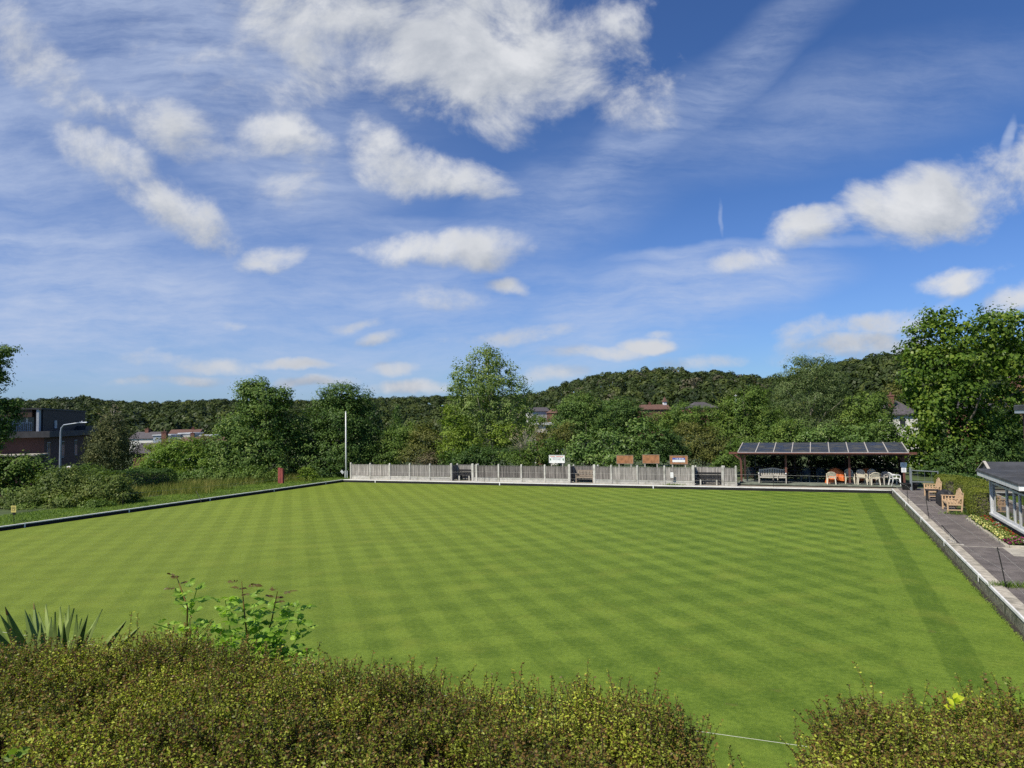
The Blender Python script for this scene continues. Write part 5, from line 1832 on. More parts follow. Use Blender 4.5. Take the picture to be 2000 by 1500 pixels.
tree("ash_tree", 'rounded green tree between the grey-green willow and the white house', 'tree', 78, 1695,
     [(1695, 795, 42, 32, 0), (1670, 820, 36, 30, 0), (1720, 815, 34, 34, 0), (1690, 845, 56, 28, 0)], 'mid', .2, 1, .62, .1, seed=33, trunk=.2, group=TG)
tree("small_tree", 'small yellowish tree on the slope above the white house', 'tree', 105, 1752,
     [(1752, 757, 22, 18, 0), (1745, 775, 20, 14, 0)], 'olive', .24, 1, .6, seed=34, trunk=.1, group=TG)
shrub('light green glossy shrub behind the right half of the shelter roof', 58, [(1625, 852, 50, 24, 0), (1585, 858, 36, 20, 0), (1680, 855, 44, 24, 0)], 'laurel', .2, 1, .45, 35, name="laurel_bush", cat='laurel', aspect=.48)
shrub('green shrub behind the middle of the shelter roof', 59, [(1545, 845, 40, 32, 0), (1510, 860, 30, 26, .3)], 'mid', .16, 1, .45, 36)
shrub('dark shrub behind the right end of the shelter roof', 58.5, [(1725, 848, 34, 36, 0), (1745, 875, 28, 30, 0)], 'syc', .17, 1, .45, 37)
shrub('loose green shrub in front of the white flat-roofed house', 98, [(1050, 822, 20, 12, 0), (1078, 846, 18, 14, 0), (1040, 845, 16, 18, 0)], 'mid', .2, .9, .5, 55)
shrub('mixed green shrub below the red-tiled hall', 84, [(1335, 815, 46, 28, 0), (1300, 828, 36, 24, 0), (1380, 822, 34, 28, 0)], 'mid', .19, 1, .55, 38)
shrub('reddish-brown bush below the hall in the middle distance', 82, [(1345, 838, 22, 16, 0), (1325, 842, 16, 12, 0)], 'olive', .18, .9, .45, 39, gap=.2)
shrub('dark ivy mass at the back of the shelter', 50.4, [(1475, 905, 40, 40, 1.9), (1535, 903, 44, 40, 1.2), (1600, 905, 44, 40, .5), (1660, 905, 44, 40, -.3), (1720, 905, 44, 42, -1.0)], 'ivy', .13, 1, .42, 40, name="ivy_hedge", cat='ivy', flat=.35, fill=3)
tree("maple_tree", 'large spreading maple dominating the right edge behind the clubhouse', 'tree', 54, 1870,
     [(1835, 625, 34, 28, 0), (1815, 660, 44, 40, 0), (1870, 655, 48, 38, -.5), (1790, 685, 34, 34, .3), (1935, 640, 44, 42, 0), (1985, 645, 46, 48, .3), (1850, 715, 66, 48, -.8), (1935, 705, 64, 46, -.6), (2010, 715, 50, 50, 0),
      (1785, 745, 32, 44, .3), (1870, 770, 66, 44, -1), (1820, 800, 48, 36, -.5), (1905, 800, 40, 36, -.6), (1800, 850, 46, 36, 0), (1860, 850, 60, 36, -.8), (1795, 893, 40, 28, .2), (1840, 900, 40, 24, -.6), (2060, 700, 60, 80, 1), (1965, 775, 40, 34, .4), (1925, 835, 40, 36, .6), (1975, 830, 34, 34, 1.0), (1900, 870, 50, 34, .2)],
     'maple', .23, .72, .72, .2, seed=41, trunk=.3, limbs=16, aspect=.78, up=.35)
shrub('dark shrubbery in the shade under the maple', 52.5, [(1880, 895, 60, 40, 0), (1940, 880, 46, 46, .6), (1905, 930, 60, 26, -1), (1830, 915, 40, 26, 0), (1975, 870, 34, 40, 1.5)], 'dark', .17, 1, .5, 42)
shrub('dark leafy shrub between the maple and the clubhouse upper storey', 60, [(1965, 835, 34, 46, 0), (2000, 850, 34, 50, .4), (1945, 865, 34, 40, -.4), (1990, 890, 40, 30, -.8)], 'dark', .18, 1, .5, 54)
shrub('golden conifer hedge top beside the clubhouse upper storey', 74, [(1975, 772, 26, 16, 0), (1955, 780, 18, 12, -.3), (2005, 768, 26, 24, 0)], 'gold', .2, 1, .5, 43, name="golden_conifer", cat='conifer', group=TG, droop=.3)
tree("overhanging_tree", 'dark tree reaching in from the left edge of the view', 'tree', 47, -60,
     [(-60, 745, 70, 80, 0), (6, 690, 24, 14, 0), (22, 684, 14, 5, -.2), (-8, 715, 20, 24, 0), (8, 735, 12, 9, 0), (0, 790, 30, 14, .3), (28, 786, 16, 7, 0), (10, 815, 30, 22, 0), (30, 805, 12, 12, .2), (-20, 850, 40, 30, 0), (5, 845, 22, 18, 0)],
     'dark', .15, 1, .38, .15, seed=44, trunk=.2, limbs=16)
shrub('large light green elder bush at the left edge of the verge', 47, [(30, 905, 46, 24, 0), (70, 915, 40, 24, .3), (0, 925, 50, 30, 0), (80, 940, 30, 30, .4), (35, 950, 60, 26, .2)], 'mid', .17, 1, .45, 45, up=.9)
shrub('tangled bramble bush on the left verge right of the elder', 43.5, [(120, 950, 56, 22, 0), (200, 955, 54, 22, 0), (70, 970, 60, 18, -.4), (150, 975, 70, 20, -.8), (240, 970, 32, 20, 0), (30, 985, 56, 16, -.8), (100, 990, 60, 10, -1), (130, 932, 50, 20, .4), (215, 940, 46, 18, .3)], 'bramble', .12, 1, .38, 46)
shrub('green bramble shoots along the front of the left bushes', 41.8, [(60, 992, 40, 8, 0), (190, 985, 40, 9, 0), (130, 975, 26, 10, 0)], 'mid', .1, 1, .28, 47, trunk=0)
shrub('light green bush behind the bramble below the road sign', 55, [(165, 925, 40, 18, 0), (205, 935, 36, 16, 0), (140, 932, 22, 12, 0)], 'mid', .15, 1, .42, 48)
shrub('bright green shrub left of the tall sycamore', 60, [(320, 900, 44, 36, 0), (365, 885, 38, 36, 0), (295, 925, 36, 24, -.4), (345, 930, 50, 24, -.6), (395, 905, 36, 34, 0)], 'bright', .16, 1, .5, 49)
shrub('olive shrub in front of the town roofs', 64, [(315, 878, 30, 20, 0), (345, 876, 32, 20, 0), (378, 876, 30, 18, 0), (405, 868, 24, 22, 0)], 'olive', .15, 1, .45, 50)
shrub('leafy undergrowth below the tall sycamore at the verge', 58, [(400, 935, 50, 26, 0), (450, 938, 50, 24, -.4), (500, 934, 46, 22, -.6), (350, 945, 40, 18, -.4), (310, 950, 30, 14, -.4)], 'syc', .15, 1, .42, 51)
shrub('leafy undergrowth below the tree behind the flagpole', 63, [(600, 925, 46, 18, 0), (650, 925, 46, 18, 0), (740, 905, 46, 30, 0), (700, 915, 36, 20, 0)], 'dark', .14, 1, .42, 52)
shrub('yellow-green wild rose bush to the right of the red post', 57, [(596, 925, 14, 14, 0), (612, 930, 12, 10, -.2)], 'lime', .12, 1, .35, 53)


# ------------------------------------------------------------------ clipped hedges (other than the foreground)
def clipped_hedge(label, s0, s1_, t0, t1_, z0, z1, leaf_mat, leaf, n, seed, wob=.05, name="clipped_hedge", round_=.25, rz=-YAW, org=None):
    rng = np.random.default_rng(seed)
    w, d, h = s1_ - s0, t1_ - t0, z1 - z0
    o = thing(name, label, 'hedge', st((s0 + s1_) / 2, (t0 + t1_) / 2, z0), rz, 'clipped hedges')
    q = rng.uniform(-1, 1, (n, 3))
    ax = rng.choice(3, n, p=np.array([d * h, w * h, w * d]) / (d * h + w * h + w * d))
    sg = np.where(ax == 2, 1.0, np.sign(rng.uniform(-1, 1, n)))
    q[np.arange(n), ax] = sg
    p4 = 5.0
    nn = np.sum(np.abs(q) ** p4, 1, keepdims=True) ** (1 / p4)
    nr = np.sign(q) * np.abs(q / nn) ** (p4 - 1)
    q = q / np.maximum(nn, .85)
    q *= 1 - .14 * rng.random((n, 1)) ** 2
    P = q * np.array([w / 2, d / 2, h / 2]) + np.array([0, 0, h / 2])
    P += nr * (wob * np.sin(P[:, :1] * 2.3 + seed) * np.cos(P[:, 1:2] * 1.9)) + rng.normal(size=(n, 3)) * leaf * .4
    P[:, 2] = np.maximum(P[:, 2], .02)
    N = nr + rng.normal(size=(n, 3)) * .6
    quads_mesh("foliage", leaf_quads(rng, P, N, leaf, .6), n, LEAF[leaf_mat], o)
    mb = MB()
    k = .78
    mb.box(-w / 2 * k, w / 2 * k, -d / 2 * k, d / 2 * k, 0, h * .82, min(w, d, h) * .2)
    mb.build("stems", MAT['bark'], o)
    return o


clipped_hedge('rounded clipped hedge between the path and clubhouse, the tall near end', 5.95, 7.4, 36.1, 38.4, Z_R, 1.45, 'box', .05, 14000, 61)
clipped_hedge('long clipped hedge behind the teak benches', 6.15, 7.5, 38.2, 42.6, Z_R, 1.5, 'box', .05, 16000, 62, .1)
clipped_hedge('clipped hedge block behind the farther teak bench', 5.95, 7.2, 43.5, 47.9, Z_R, 1.3, 'box', .05, 14000, 63)
clipped_hedge('low clipped hedge behind the wavy one, under the maple', 7.6, 9.0, 38.5, 44, Z_R, 1.35, 'mid', .07, 9000, 64, .12)
ph = at(258, 945, 52)
sH, tH = to_st(ph.x, ph.y)
clipped_hedge('dark squared hedge block on the left verge before the sycamore', sH - 1.6, sH + 1.9, tH - 1, tH + 2.5, gz(ph.x, ph.y), 1.55, 'dark', .1, 14000, 65, .12)


# ------------------------------------------------------------------ grass
def blades(rng, P, h, w, lean=.35):
    n = len(P)
    a = rng.uniform(0, 2 * math.pi, n)
    side = np.stack([np.cos(a), np.sin(a), np.zeros(n)], 1)
    tip = np.stack([rng.normal(size=n) * lean, rng.normal(size=n) * lean, np.ones(n)], 1) * (h * rng.uniform(.5, 1.25, n))[:, None]
    ww = (w * rng.uniform(.6, 1.3, n))[:, None]
    V = np.empty((n, 4, 3))
    V[:, 0] = P - side * ww
    V[:, 1] = P + side * ww
    V[:, 2] = P + tip + side * ww * .25
    V[:, 3] = P + tip - side * ww * .25
    return V.reshape(-1, 3)


def grass():
    rng = np.random.default_rng(71)
    # long seeding grass at the edge of the trees
    n = 19000
    s = rng.uniform(-44, -36.4, n)
    t = rng.uniform(29, 52, n)
    edge = -38.3 + 1.2 * np.sin(t * .7) + .8 * np.sin(t * 1.9)
    keep = (s < edge) & (rng.random(n) < np.clip((edge - s) / 1.5 + .15, 0, 1)) & (t > 30 + (s + 38) * -.3)
    s, t = s[keep], t[keep]
    x, y = s * CA + t * SA, -s * SA + t * CA
    P = np.stack([x, y, ground_z(x, y)], 1)
    V = blades(rng, P, np.full(len(P), .55), np.full(len(P), .012))
    o = quads_mesh("long_grass", V, len(P), LEAF['grassblade'])
    tag(o, 'long buff seeding grass at the foot of the trees on the left', 'grass', kind='stuff')
    # tufted surface of the mown verge
    n = 60000
    s = rng.uniform(S_L - 4.6, S_L - .27, n)
    t = 10 + 50 * rng.random(n)
    x, y = s * CA + t * SA, -s * SA + t * CA
    P = np.stack([x, y, np.full(n, Z_L)], 1)
    V = blades(rng, P, np.full(n, .09), np.full(n, .012), .6)
    o = quads_mesh("verge_grass", V, n, LEAF['mown'])
    tag(o, 'short mown grass on the left verge beyond the black bank', 'grass', kind='stuff')
    # ragged turf lip along the right-hand ditch
    n = 9000
    t = rng.uniform(T_N, T_F, n)
    lump = .5 + .5 * np.sin(t * 2.1 + 1.5 * np.sin(t * .73)) * np.sin(t * 5.3)
    keep = rng.random(n) < .35 + .65 * lump
    t, lump = t[keep], lump[keep]
    s = S_R - .02 + np.abs(rng.normal(size=len(t))) * .035 * (1 + lump)
    P = np.stack([s * CA + t * SA, -s * SA + t * CA, -.03 - (s - S_R) * .5], 1)
    o = quads_mesh("turf_lip", blades(rng, P, np.full(len(P), .05), np.full(len(P), .009), 1.0), len(P), LEAF['mown'])
    tag(o, 'ragged grass lip of the green along the right-hand ditch', 'grass', kind='stuff')
    # weeds on the path by the near stake and along the walls
    for (cs, ct, r, m, lab) in ((s3 + .12, t3 + .1, .26, 220, 'grass tuft around the near stake on the path'), (5.75, 37.6, .35, 260, 'weeds at the foot of the nearer teak bench'),
                                (at_t(1318, 945, 49.9)[0], 49.85, .35, 200, 'weeds at the foot of the fence by the white notice'),):
        P = np.stack([cs + rng.normal(size=m) * r, ct + rng.normal(size=m) * r * .45, np.zeros(m)], 1)
        W = np.stack([P[:, 0] * CA + P[:, 1] * SA, -P[:, 0] * SA + P[:, 1] * CA, np.full(m, Z_R if cs > 0 and ct < 45 else Z_F)], 1)
        c = W.mean(0)
        o = quads_mesh("weed_tuft", blades(rng, W - c, np.full(m, .13), np.full(m, .012), .7), m, LEAF['mid'], loc=tuple(c))
        tag(o, lab, 'weeds', kind='stuff')


grass()


# ------------------------------------------------------------------ flower bed
def flower_bed():
    rng = np.random.default_rng(81)
    o = tag(MB().box(5.72, 6.36, 28.9, 35.7, Z_R - .1, Z_R + .035).build("flower_border", MAT['soil'], rz=-YAW), kind='structure')
    mb = MB()
    mb.box(5.60, 5.72, 28.8, 35.8, Z_R - .1, Z_R + .075, .012)
    mb.box(5.72, 6.37, 28.78, 28.9, Z_R - .1, Z_R + .07, .012)
    mb.box(5.72, 6.37, 35.7, 35.82, Z_R - .1, Z_R + .07, .012)
    tag(mb.build("border_kerb", MAT['old_coping'], rz=-YAW), kind='structure')
    protos = {}
    names = dict(petal_y='pale yellow', petal_r='red', petal_m='magenta', petal_w='white')

    def proto(kind):
        r = thing("bedding_plant", '', 'flowering plant', (0, 0, -50), 0, names[kind] + ' bedding plants in the border')
        n = 90
        P = rng.normal(size=(n, 3)) * np.array([.10, .10, .05]) + np.array([0, 0, .10])
        quads_mesh("foliage", leaf_quads(rng, P, rng.normal(size=(n, 3)) * .5 + [0, 0, 1], .07, .6), n, LEAF['mid'], r)
        n = 46
        a = rng.uniform(0, 2 * math.pi, n)
        rr = np.sqrt(rng.random(n)) * .17
        P = np.stack([np.cos(a) * rr, np.sin(a) * rr, .17 - rr * .35 + rng.normal(size=n) * .015], 1)
        quads_mesh("blooms", leaf_quads(rng, P, rng.normal(size=(n, 3)) * .35 + [0, 0, 1], .07, .9), n, LEAF[kind], r)
        return r
    k = 0
    for row, ss in enumerate((5.86, 6.02, 6.20)):
        t = 29.05 + .1 * row
        while t < 35.6:
            if row < 2:
                kind = 'petal_y'
                if t < 29.6 or (row == 1 and rng.random() < .15):
                    kind = 'petal_m' if rng.random() < .6 else 'petal_w'
            else:
                kind = 'petal_m' if (t < 30.5 and rng.random() < .7) else ('petal_w' if rng.random() < .1 else 'petal_r')
            lab = {'petal_y': 'pale yellow flowering plant in the border beneath the clubhouse windows', 'petal_r': 'red flowering plant against the clubhouse plinth',
                   'petal_m': 'magenta flowering plant at the near end of the border', 'petal_w': 'white flowering plant scattered in the border'}[kind]
            if kind not in protos:
                protos[kind] = r = proto(kind)
                r['label'] = lab
            else:
                r = dup(protos[kind])
            r.location = st(ss + rng.normal() * .025, t, Z_R + .035)
            r.rotation_euler = (0, 0, rng.uniform(0, 6.28))
            f = rng.uniform(.85, 1.15)
            r.scale = (f, f, f)
            t += rng.uniform(.30, .40)
            k += 1


flower_bed()


# ------------------------------------------------------------------ woodland on the hills
def woodland():
    rng = np.random.default_rng(91)
    tries = 14000
    px = rng.uniform(-120, 2080, tries)
    r = np.sqrt(rng.uniform(0.012, 1, tries)) * 760 + 60
    az = (px - 1000) / F_PX
    dirv = np.stack([az, np.ones(tries)], 1)
    dirv /= np.linalg.norm(dirv, axis=1, keepdims=True)
    r0 = np.interp(px, [0, 700, 1000, 1400, 1760, 2100], [290, 270, 215, 165, 120, 105])
    rr = np.interp(px, RIDGE_X, RIDGE_R)
    x, y = dirv[:, 0] * r, dirv[:, 1] * r
    keep = (r > r0) & (r < rr + 40)
    x, y, px, r = x[keep], y[keep], px[keep], r[keep]
    # thin to a natural spacing
    order = rng.permutation(len(x))
    cell, chosen = {}, []
    for i in order:
        md = 7.6
        kx, ky = int(x[i] // md), int(y[i] // md)
        ok = True
        for a in (-1, 0, 1):
            for b in (-1, 0, 1):
                for j in cell.get((kx + a, ky + b), ()):
                    if (x[i] - x[j]) ** 2 + (y[i] - y[j]) ** 2 < md * md:
                        ok = False
        if ok:
            cell.setdefault((kx, ky), []).append(i)
            chosen.append(i)
    X, Y, PX, RR = x[chosen], y[chosen], px[chosen], r[chosen]
    Z = ground_z(X, Y)
    # the clearings round the hall and the hillside houses
    tops = horizon(PX) - (Z + 12.5 - EYE) / RR * F_PX
    clear = np.ones(len(X), bool)
    for (a, b, yb, rb) in ((1250, 1316, 806, 238), (1346, 1408, 799, 250), (1040, 1090, 808, 268), (1425, 1448, 789, 255), (1955, 2040, 748, 140), (340, 420, 862, 205), (270, 340, 870, 205), (1730, 1775, 830, 95)):
        clear &= ~((PX > a - 14) & (PX < b + 14) & (RR < rb + 10) & (tops < yb))
    X, Y, PX, RR, Z = X[clear], Y[clear], PX[clear], RR[clear], Z[clear]
    P, N, G = [], [], []
    n = len(X)
    rad_ = np.where(rng.random(n) < .25, rng.uniform(5.6, 7.6, n), rng.uniform(3.2, 5.4, n))
    hgt = rng.uniform(7.0, 13.0, n)
    for i in range(n):
        m = 260 if RR[i] < 450 else 190
        d = unit(rng.normal(size=(m, 3)))
        d[:, 2] = np.abs(d[:, 2]) * 1.0 - .25
        f = 1 - .25 * rng.random((m, 1)) ** 2
        lump = 1 + .16 * np.sin(d[:, :1] * 5 + i) * np.cos(d[:, 1:2] * 4 + 2 * i)
        p = d * f * lump * np.array([rad_[i], rad_[i], hgt[i] * .42]) + np.array([X[i], Y[i], Z[i] + hgt[i] * .60])
        bare = 1080 < PX[i] < 1560 and rng.random() < .13
        if bare:
            p = p[::2]
            d = d[::2]
            m = len(p)
        G.append(np.full(m, int(bare)))
        P.append(p)
        N.append(d + rng.normal(size=(m, 3)) * .26 + np.array([0, 0, .25]))
    P, N = np.concatenate(P), np.concatenate(N)
    V = leaf_quads(rng, P, N, 1.35, .8)
    o = quads_mesh("woodland", V, len(P), LEAF['wood'], mats=[LEAF['halfbare']], mat_idx=np.concatenate(G))
    tag(o, 'dense dark green woodland covering the distant hills', 'woodland', kind='stuff')
    return n, len(P)


woodland()


# ------------------------------------------------------------------ foreground: hedges and plants on the terrace
HZ = 4.0                            # height of the clipped hedge tops


def fore_hedge(label, outline_px, near, seed, n_shoot, xlim, tall, hz=HZ):
    """hedge on the terrace: its far edge follows the outline; leafy, twiggy shoots over an added dark core"""
    rng = np.random.default_rng(seed)
    O = []
    for (px, py) in outline_px:
        d = ray(px, py)
        k = (hz - EYE) / d[2]
        O.append((d[0] * k, d[1] * k))
    O = np.array(O)
    ox = O[np.argsort(O[:, 0])]

    def edge(x):
        return np.interp(x, ox[:, 0], ox[:, 1])
    o = thing("small_leaved_hedge", label, 'hedge', (float(ox[:, 0].mean()), float(ox[:, 1].mean()), 3.1), 0, 'foreground hedges')
    org = np.array(o.location)

    def top(x, y):
        e = edge(x) - y
        bump = .022 * np.sin(5.3 * x + 1.2 + seed) * np.cos(4.7 * y) + .014 * np.sin(13 * x + 9 * y) + .010 * np.sin(23 * x - 17 * y)
        round_ = -.06 * np.clip(1 - e / .10, 0, 1) ** 2
        return hz + bump + round_
    area_n = n_shoot
    x = rng.uniform(xlim[0], xlim[1], area_n * 3)
    y = rng.uniform(near, O[:, 1].max() + .02, area_n * 3)
    e = edge(x) - y
    holes = np.sin(9.1 * x + 3 * np.sin(4.3 * y + seed)) * np.sin(11.3 * y + 2 * np.sin(5.1 * x)) + .5 * np.sin(31 * x + 17 * y)
    keep = (e > -.02) & ((holes > -.92) | (e < .05))
    x, y = x[keep][:area_n], y[keep][:area_n]
    m = len(x)
    depth = .02 + .10 * rng.random(m) ** 1.6
    root = np.stack([x, y, top(x, y) - depth], 1)
    e = edge(x) - y
    ln = rng.uniform(.035, .085, m)
    ln = np.where(rng.random(m) < .035, ln + rng.uniform(.02, .05, m), ln)
    front = (e < .12)
    ln = np.where(front & (rng.random(m) < .22), ln + rng.uniform(.0, .05, m), ln)
    dr = np.stack([rng.normal(size=m) * .38, rng.normal(size=m) * .38 + .05, np.ones(m)], 1)
    dr[front] += np.array([0, .25, 0])
    dr = unit(dr)
    # tall stray shoots at given places
    for (px, py, hpx, lean) in tall:
        d = ray(px, py)
        yy = np.interp(d[0] / d[1] * 2.0, ox[:, 0], ox[:, 1]) - .03
        xx = d[0] / d[1] * yy
        ptop = EYE + d[2] / d[1] * yy
        ptop += .004
        L = hpx / F_PX * yy + .05
        v = unit(np.array([[lean, .05, 1.0]]))[0]
        tip = np.array([xx, yy, ptop])
        root = np.vstack([root, tip - v * L])
        dr = np.vstack([dr, v])
        ln = np.append(ln, L)
    m = len(root)
    # leaves: pairs up each shoot
    per = 13
    LP, LN, LA, TIP = [], [], [], []
    for k in range(per):
        f = (k + .7) / per
        cnt = np.ones(m, bool)
        for side in (0, 1):
            a = rng.uniform(0, 2 * math.pi, m)
            rdir = np.stack([np.cos(a), np.sin(a), np.full(m, .55)], 1)
            rdir = unit(rdir)
            pos = root + dr * (ln * f)[:, None] + rdir * .0048 + rng.normal(size=(m, 3)) * .0015
            LP.append(pos)
            LN.append(unit(np.cross(rdir, rng.normal(size=(m, 3)))) * .7 + np.array([0, 0, .8]) + rng.normal(size=(m, 3)) * .3)
            LA.append(rdir)
            TIP.append((f > .72) & (rng.random(m) < .45) | (rng.random(m) < .06))
    # long shoots need more leaves
    long_ = np.where(ln > .10)[0]
    for k in range(26):
        f = (k + .5) / 26
        a = rng.uniform(0, 2 * math.pi, len(long_))
        rdir = unit(np.stack([np.cos(a), np.sin(a), np.full(len(long_), .5)], 1))
        LP.append(root[long_] + dr[long_] * (ln[long_] * f)[:, None] + rdir * .0045)
        LN.append(unit(np.cross(rdir, rng.normal(size=(len(long_), 3)))) + np.array([0, 0, .4]))
        LA.append(rdir)
        TIP.append(rng.random(len(long_)) < .5)
    # under layer of loose leaves
    nu = int(area_n * 4.5)
    xu = rng.uniform(xlim[0], xlim[1], nu * 2)
    yu = rng.uniform(near, O[:, 1].max() + .02, nu * 2)
    ku = edge(xu) - yu > .0
    xu, yu = xu[ku][:nu], yu[ku][:nu]
    LP.append(np.stack([xu, yu, top(xu, yu) - .02 - rng.random(len(xu)) * .11], 1))
    LN.append(rng.normal(size=(len(xu), 3)) * .6 + np.array([0, 0, .8]))
    LA.append(rng.normal(size=(len(xu), 3)))
    TIP.append(rng.random(len(xu)) < .12)
    # front and end faces
    ns = int(area_n * 2.2)
    xs = rng.uniform(xlim[0], xlim[1], ns)
    dz = rng.random(ns) ** .8 * .75
    ys = edge(xs) - .01 - rng.random(ns) * .06 - dz * .05
    LP.append(np.stack([xs, ys, hz - .12 - dz], 1))
    LN.append(rng.normal(size=(ns, 3)) * .6 + np.array([0, .8, .4]))
    LA.append(rng.normal(size=(ns, 3)))
    TIP.append(rng.random(ns) < .2)
    LP, LN, LA, TIP = np.concatenate(LP), np.concatenate(LN), np.concatenate(LA), np.concatenate(TIP)
    V = leaf_quads(rng, LP - org, LN, .0078, .62, LA, .25)
    quads_mesh("leaves", V, len(LP), LEAF['hedge'], o, mats=[LEAF['hedgetip']], mat_idx=TIP.astype(np.int32))
    # stems as thin flat-sided rods (two crossed strips each)
    S = []
    for ang in (0, 1):
        sd = unit(np.cross(dr, np.array([[1.0, .2, 0]]) if ang == 0 else np.array([[-.2, 1.0, 0]]))) * .0011
        a0 = root - dr * .05
        a1 = root + dr * ln[:, None]
        q = np.empty((m, 4, 3))
        q[:, 0], q[:, 1], q[:, 2], q[:, 3] = a0 - sd, a0 + sd, a1 + sd * .5, a1 - sd * .5
        S.append(q.reshape(-1, 3) - np.tile(org, (4 * m, 1)))
    S = np.concatenate(S)
    quads_mesh("twigs", S, len(S) // 4, MAT_TWIG, o)
    # added solid core, near-black for the shade between the twigs
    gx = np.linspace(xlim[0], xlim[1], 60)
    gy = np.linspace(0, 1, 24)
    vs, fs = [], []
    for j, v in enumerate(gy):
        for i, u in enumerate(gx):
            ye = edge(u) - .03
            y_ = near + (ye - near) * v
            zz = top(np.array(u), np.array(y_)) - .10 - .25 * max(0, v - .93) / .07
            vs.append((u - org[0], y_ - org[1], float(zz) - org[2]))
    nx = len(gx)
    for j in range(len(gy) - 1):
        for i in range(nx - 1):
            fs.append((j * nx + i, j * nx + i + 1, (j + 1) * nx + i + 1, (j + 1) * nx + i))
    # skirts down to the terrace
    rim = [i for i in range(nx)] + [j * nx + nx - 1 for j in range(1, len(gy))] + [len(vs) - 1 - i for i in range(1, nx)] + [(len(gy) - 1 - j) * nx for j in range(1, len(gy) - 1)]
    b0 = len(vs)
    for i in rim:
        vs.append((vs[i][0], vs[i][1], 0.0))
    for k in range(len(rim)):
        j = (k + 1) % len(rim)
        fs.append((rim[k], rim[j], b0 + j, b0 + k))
    MB().add(vs, fs).build("dark_core", MAT_INSIDE, o)
    return o


MAT_TWIG = plain("bronze_twigs", (0.075, 0.042, 0.026), 0.7, 0.4, 30)
MAT_INSIDE = plain("hedge_dark_core", (0.022, 0.020, 0.010), 0.95, 0.6, 60, 0.8, 120)

fore_hedge('wide bronze-green small-leaved hedge filling the lower left foreground',
           [(-900, 1330), (-400, 1290), (0, 1275), (100, 1262), (300, 1252), (420, 1258), (500, 1262), (560, 1283), (630, 1305), (700, 1314), (850, 1316), (1000, 1328), (1100, 1340), (1200, 1352), (1260, 1370), (1300, 1388), (1345, 1415), (1376, 1445)],
           1.25, 101, 19000, (-2.6, .425, 0),
           [(640, 1292, 40, .2), (735, 1292, 40, .05), (770, 1302, 40, -.03), (778, 1305, 40, .05), (855, 1286, 60, .22), (950, 1315, 45, .0), (962, 1320, 40, .1), (1002, 1310, 50, -.1), (1020, 1297, 62, .1), (1078, 1322, 46, .05), (1128, 1330, 44, .1),
            (1160, 1325, 50, .12), (1187, 1310, 70, -.22), (1213, 1326, 60, .12), (1288, 1308, 82, .28), (1305, 1350, 60, .12), (1335, 1415, 46, .1), (1370, 1432, 46, .25), (1396, 1440, 60, .5), (1228, 1372, 40, -.05), (257, 1197, 62, .08), (20, 1232, 40, -.1), (600, 1270, 40, .1), (655, 1312, 30, .0), (1148, 1340, 36, 0), (905, 1322, 36, .05), (1425, 1465, 45, -.15), (1440, 1480, 40, -.5)])
fore_hedge('smaller small-leaved hedge at the lower right corner with stray shoots',
           [(1530, 1900), (1535, 1620), (1552, 1490), (1580, 1432), (1612, 1395), (1655, 1372), (1720, 1360), (1800, 1358), (1900, 1364), (2000, 1370), (2300, 1380), (2700, 1390)],
           1.25, 102, 8000, (.60, 1.9, 0),
           [(1704, 1330, 60, -.02), (1686, 1355, 40, -.02), (1640, 1358, 50, -.25), (1612, 1363, 60, -.35), (1588, 1372, 70, -.55), (1550, 1388, 80, -.9), (1582, 1395, 50, -.5), (1520, 1440, 80, -.9), (1580, 1425, 50, -.7), (1868, 1318, 70, -.3), (1912, 1363, 40, -.3), (1963, 1366, 40, .25), (1985, 1375, 36, -.3), (1660, 1372, 36, .1), (1545, 1465, 60, -.6)])


def sword_plant():
    rng = np.random.default_rng(111)
    d = 3.1
    b = at(95, 1290, d)
    o = thing("sword_leaved_plant", 'spiky plant with grey-green sword leaves behind the left of the hedge', 'plant', (b.x, b.y, b.z - .30), 0)
    tips = [(10, 1185), (0, 1200), (28, 1215), (66, 1176), (90, 1180), (118, 1185), (135, 1182), (145, 1188), (108, 1195), (160, 1208), (200, 1190), (246, 1213), (272, 1225), (58, 1200), (-20, 1220), (-40, 1245), (80, 1215), (125, 1215), (180, 1225), (40, 1230), (0, 1240), (75, 1195), (100, 1205), (150, 1200), (172, 1200), (20, 1205), (48, 1190), (128, 1198), (-15, 1205)]
    for i, (px, py) in enumerate(tips):
        t = at(px, py, d + rng.uniform(-.25, .25))
        t = Vector((t.x - b.x, t.y - b.y, t.z - b.z + .30))
        base = Vector((rng.normal() * .03, rng.normal() * .03, 0))
        n = 7
        vs, fs = [], []
        dirn = (t - base)
        side = dirn.cross(Vector((rng.normal() * .5, 1, 0))).normalized()
        fwd_ = side.cross(dirn).normalized()
        w = rng.uniform(.027, .038)
        for k in range(n):
            u = k / (n - 1)
            c = base + dirn * u + Vector((0, 0, .03 * math.sin(math.pi * u)))
            ww = w * (0.65 + .55 * u if u < .55 else (1 - u) / .45 * .95 + .03)
            vs += [c - side * ww + fwd_ * ww * .35, c - fwd_ * .003, c + side * ww + fwd_ * ww * .35]
        for k in range(n - 1):
            for q in (0, 1):
                fs.append((k * 3 + q, k * 3 + q + 1, (k + 1) * 3 + q + 1, (k + 1) * 3 + q))
        l = MB().add(vs, fs).build("sword_leaf", LEAF['sword'], o)
        md = l.modifiers.new("thickness", 'SOLIDIFY')
        md.thickness = .0025
        if i in (0, 3, 4, 11, 12):
            k = at(px, py, d)
            e = t + dirn.normalized() * .001
            MB().tube([t - dirn.normalized() * .035, e], [.0055, .001], 5).build("brown_tip", LEAF['hedgetip'], o)
    return o


sword_plant()


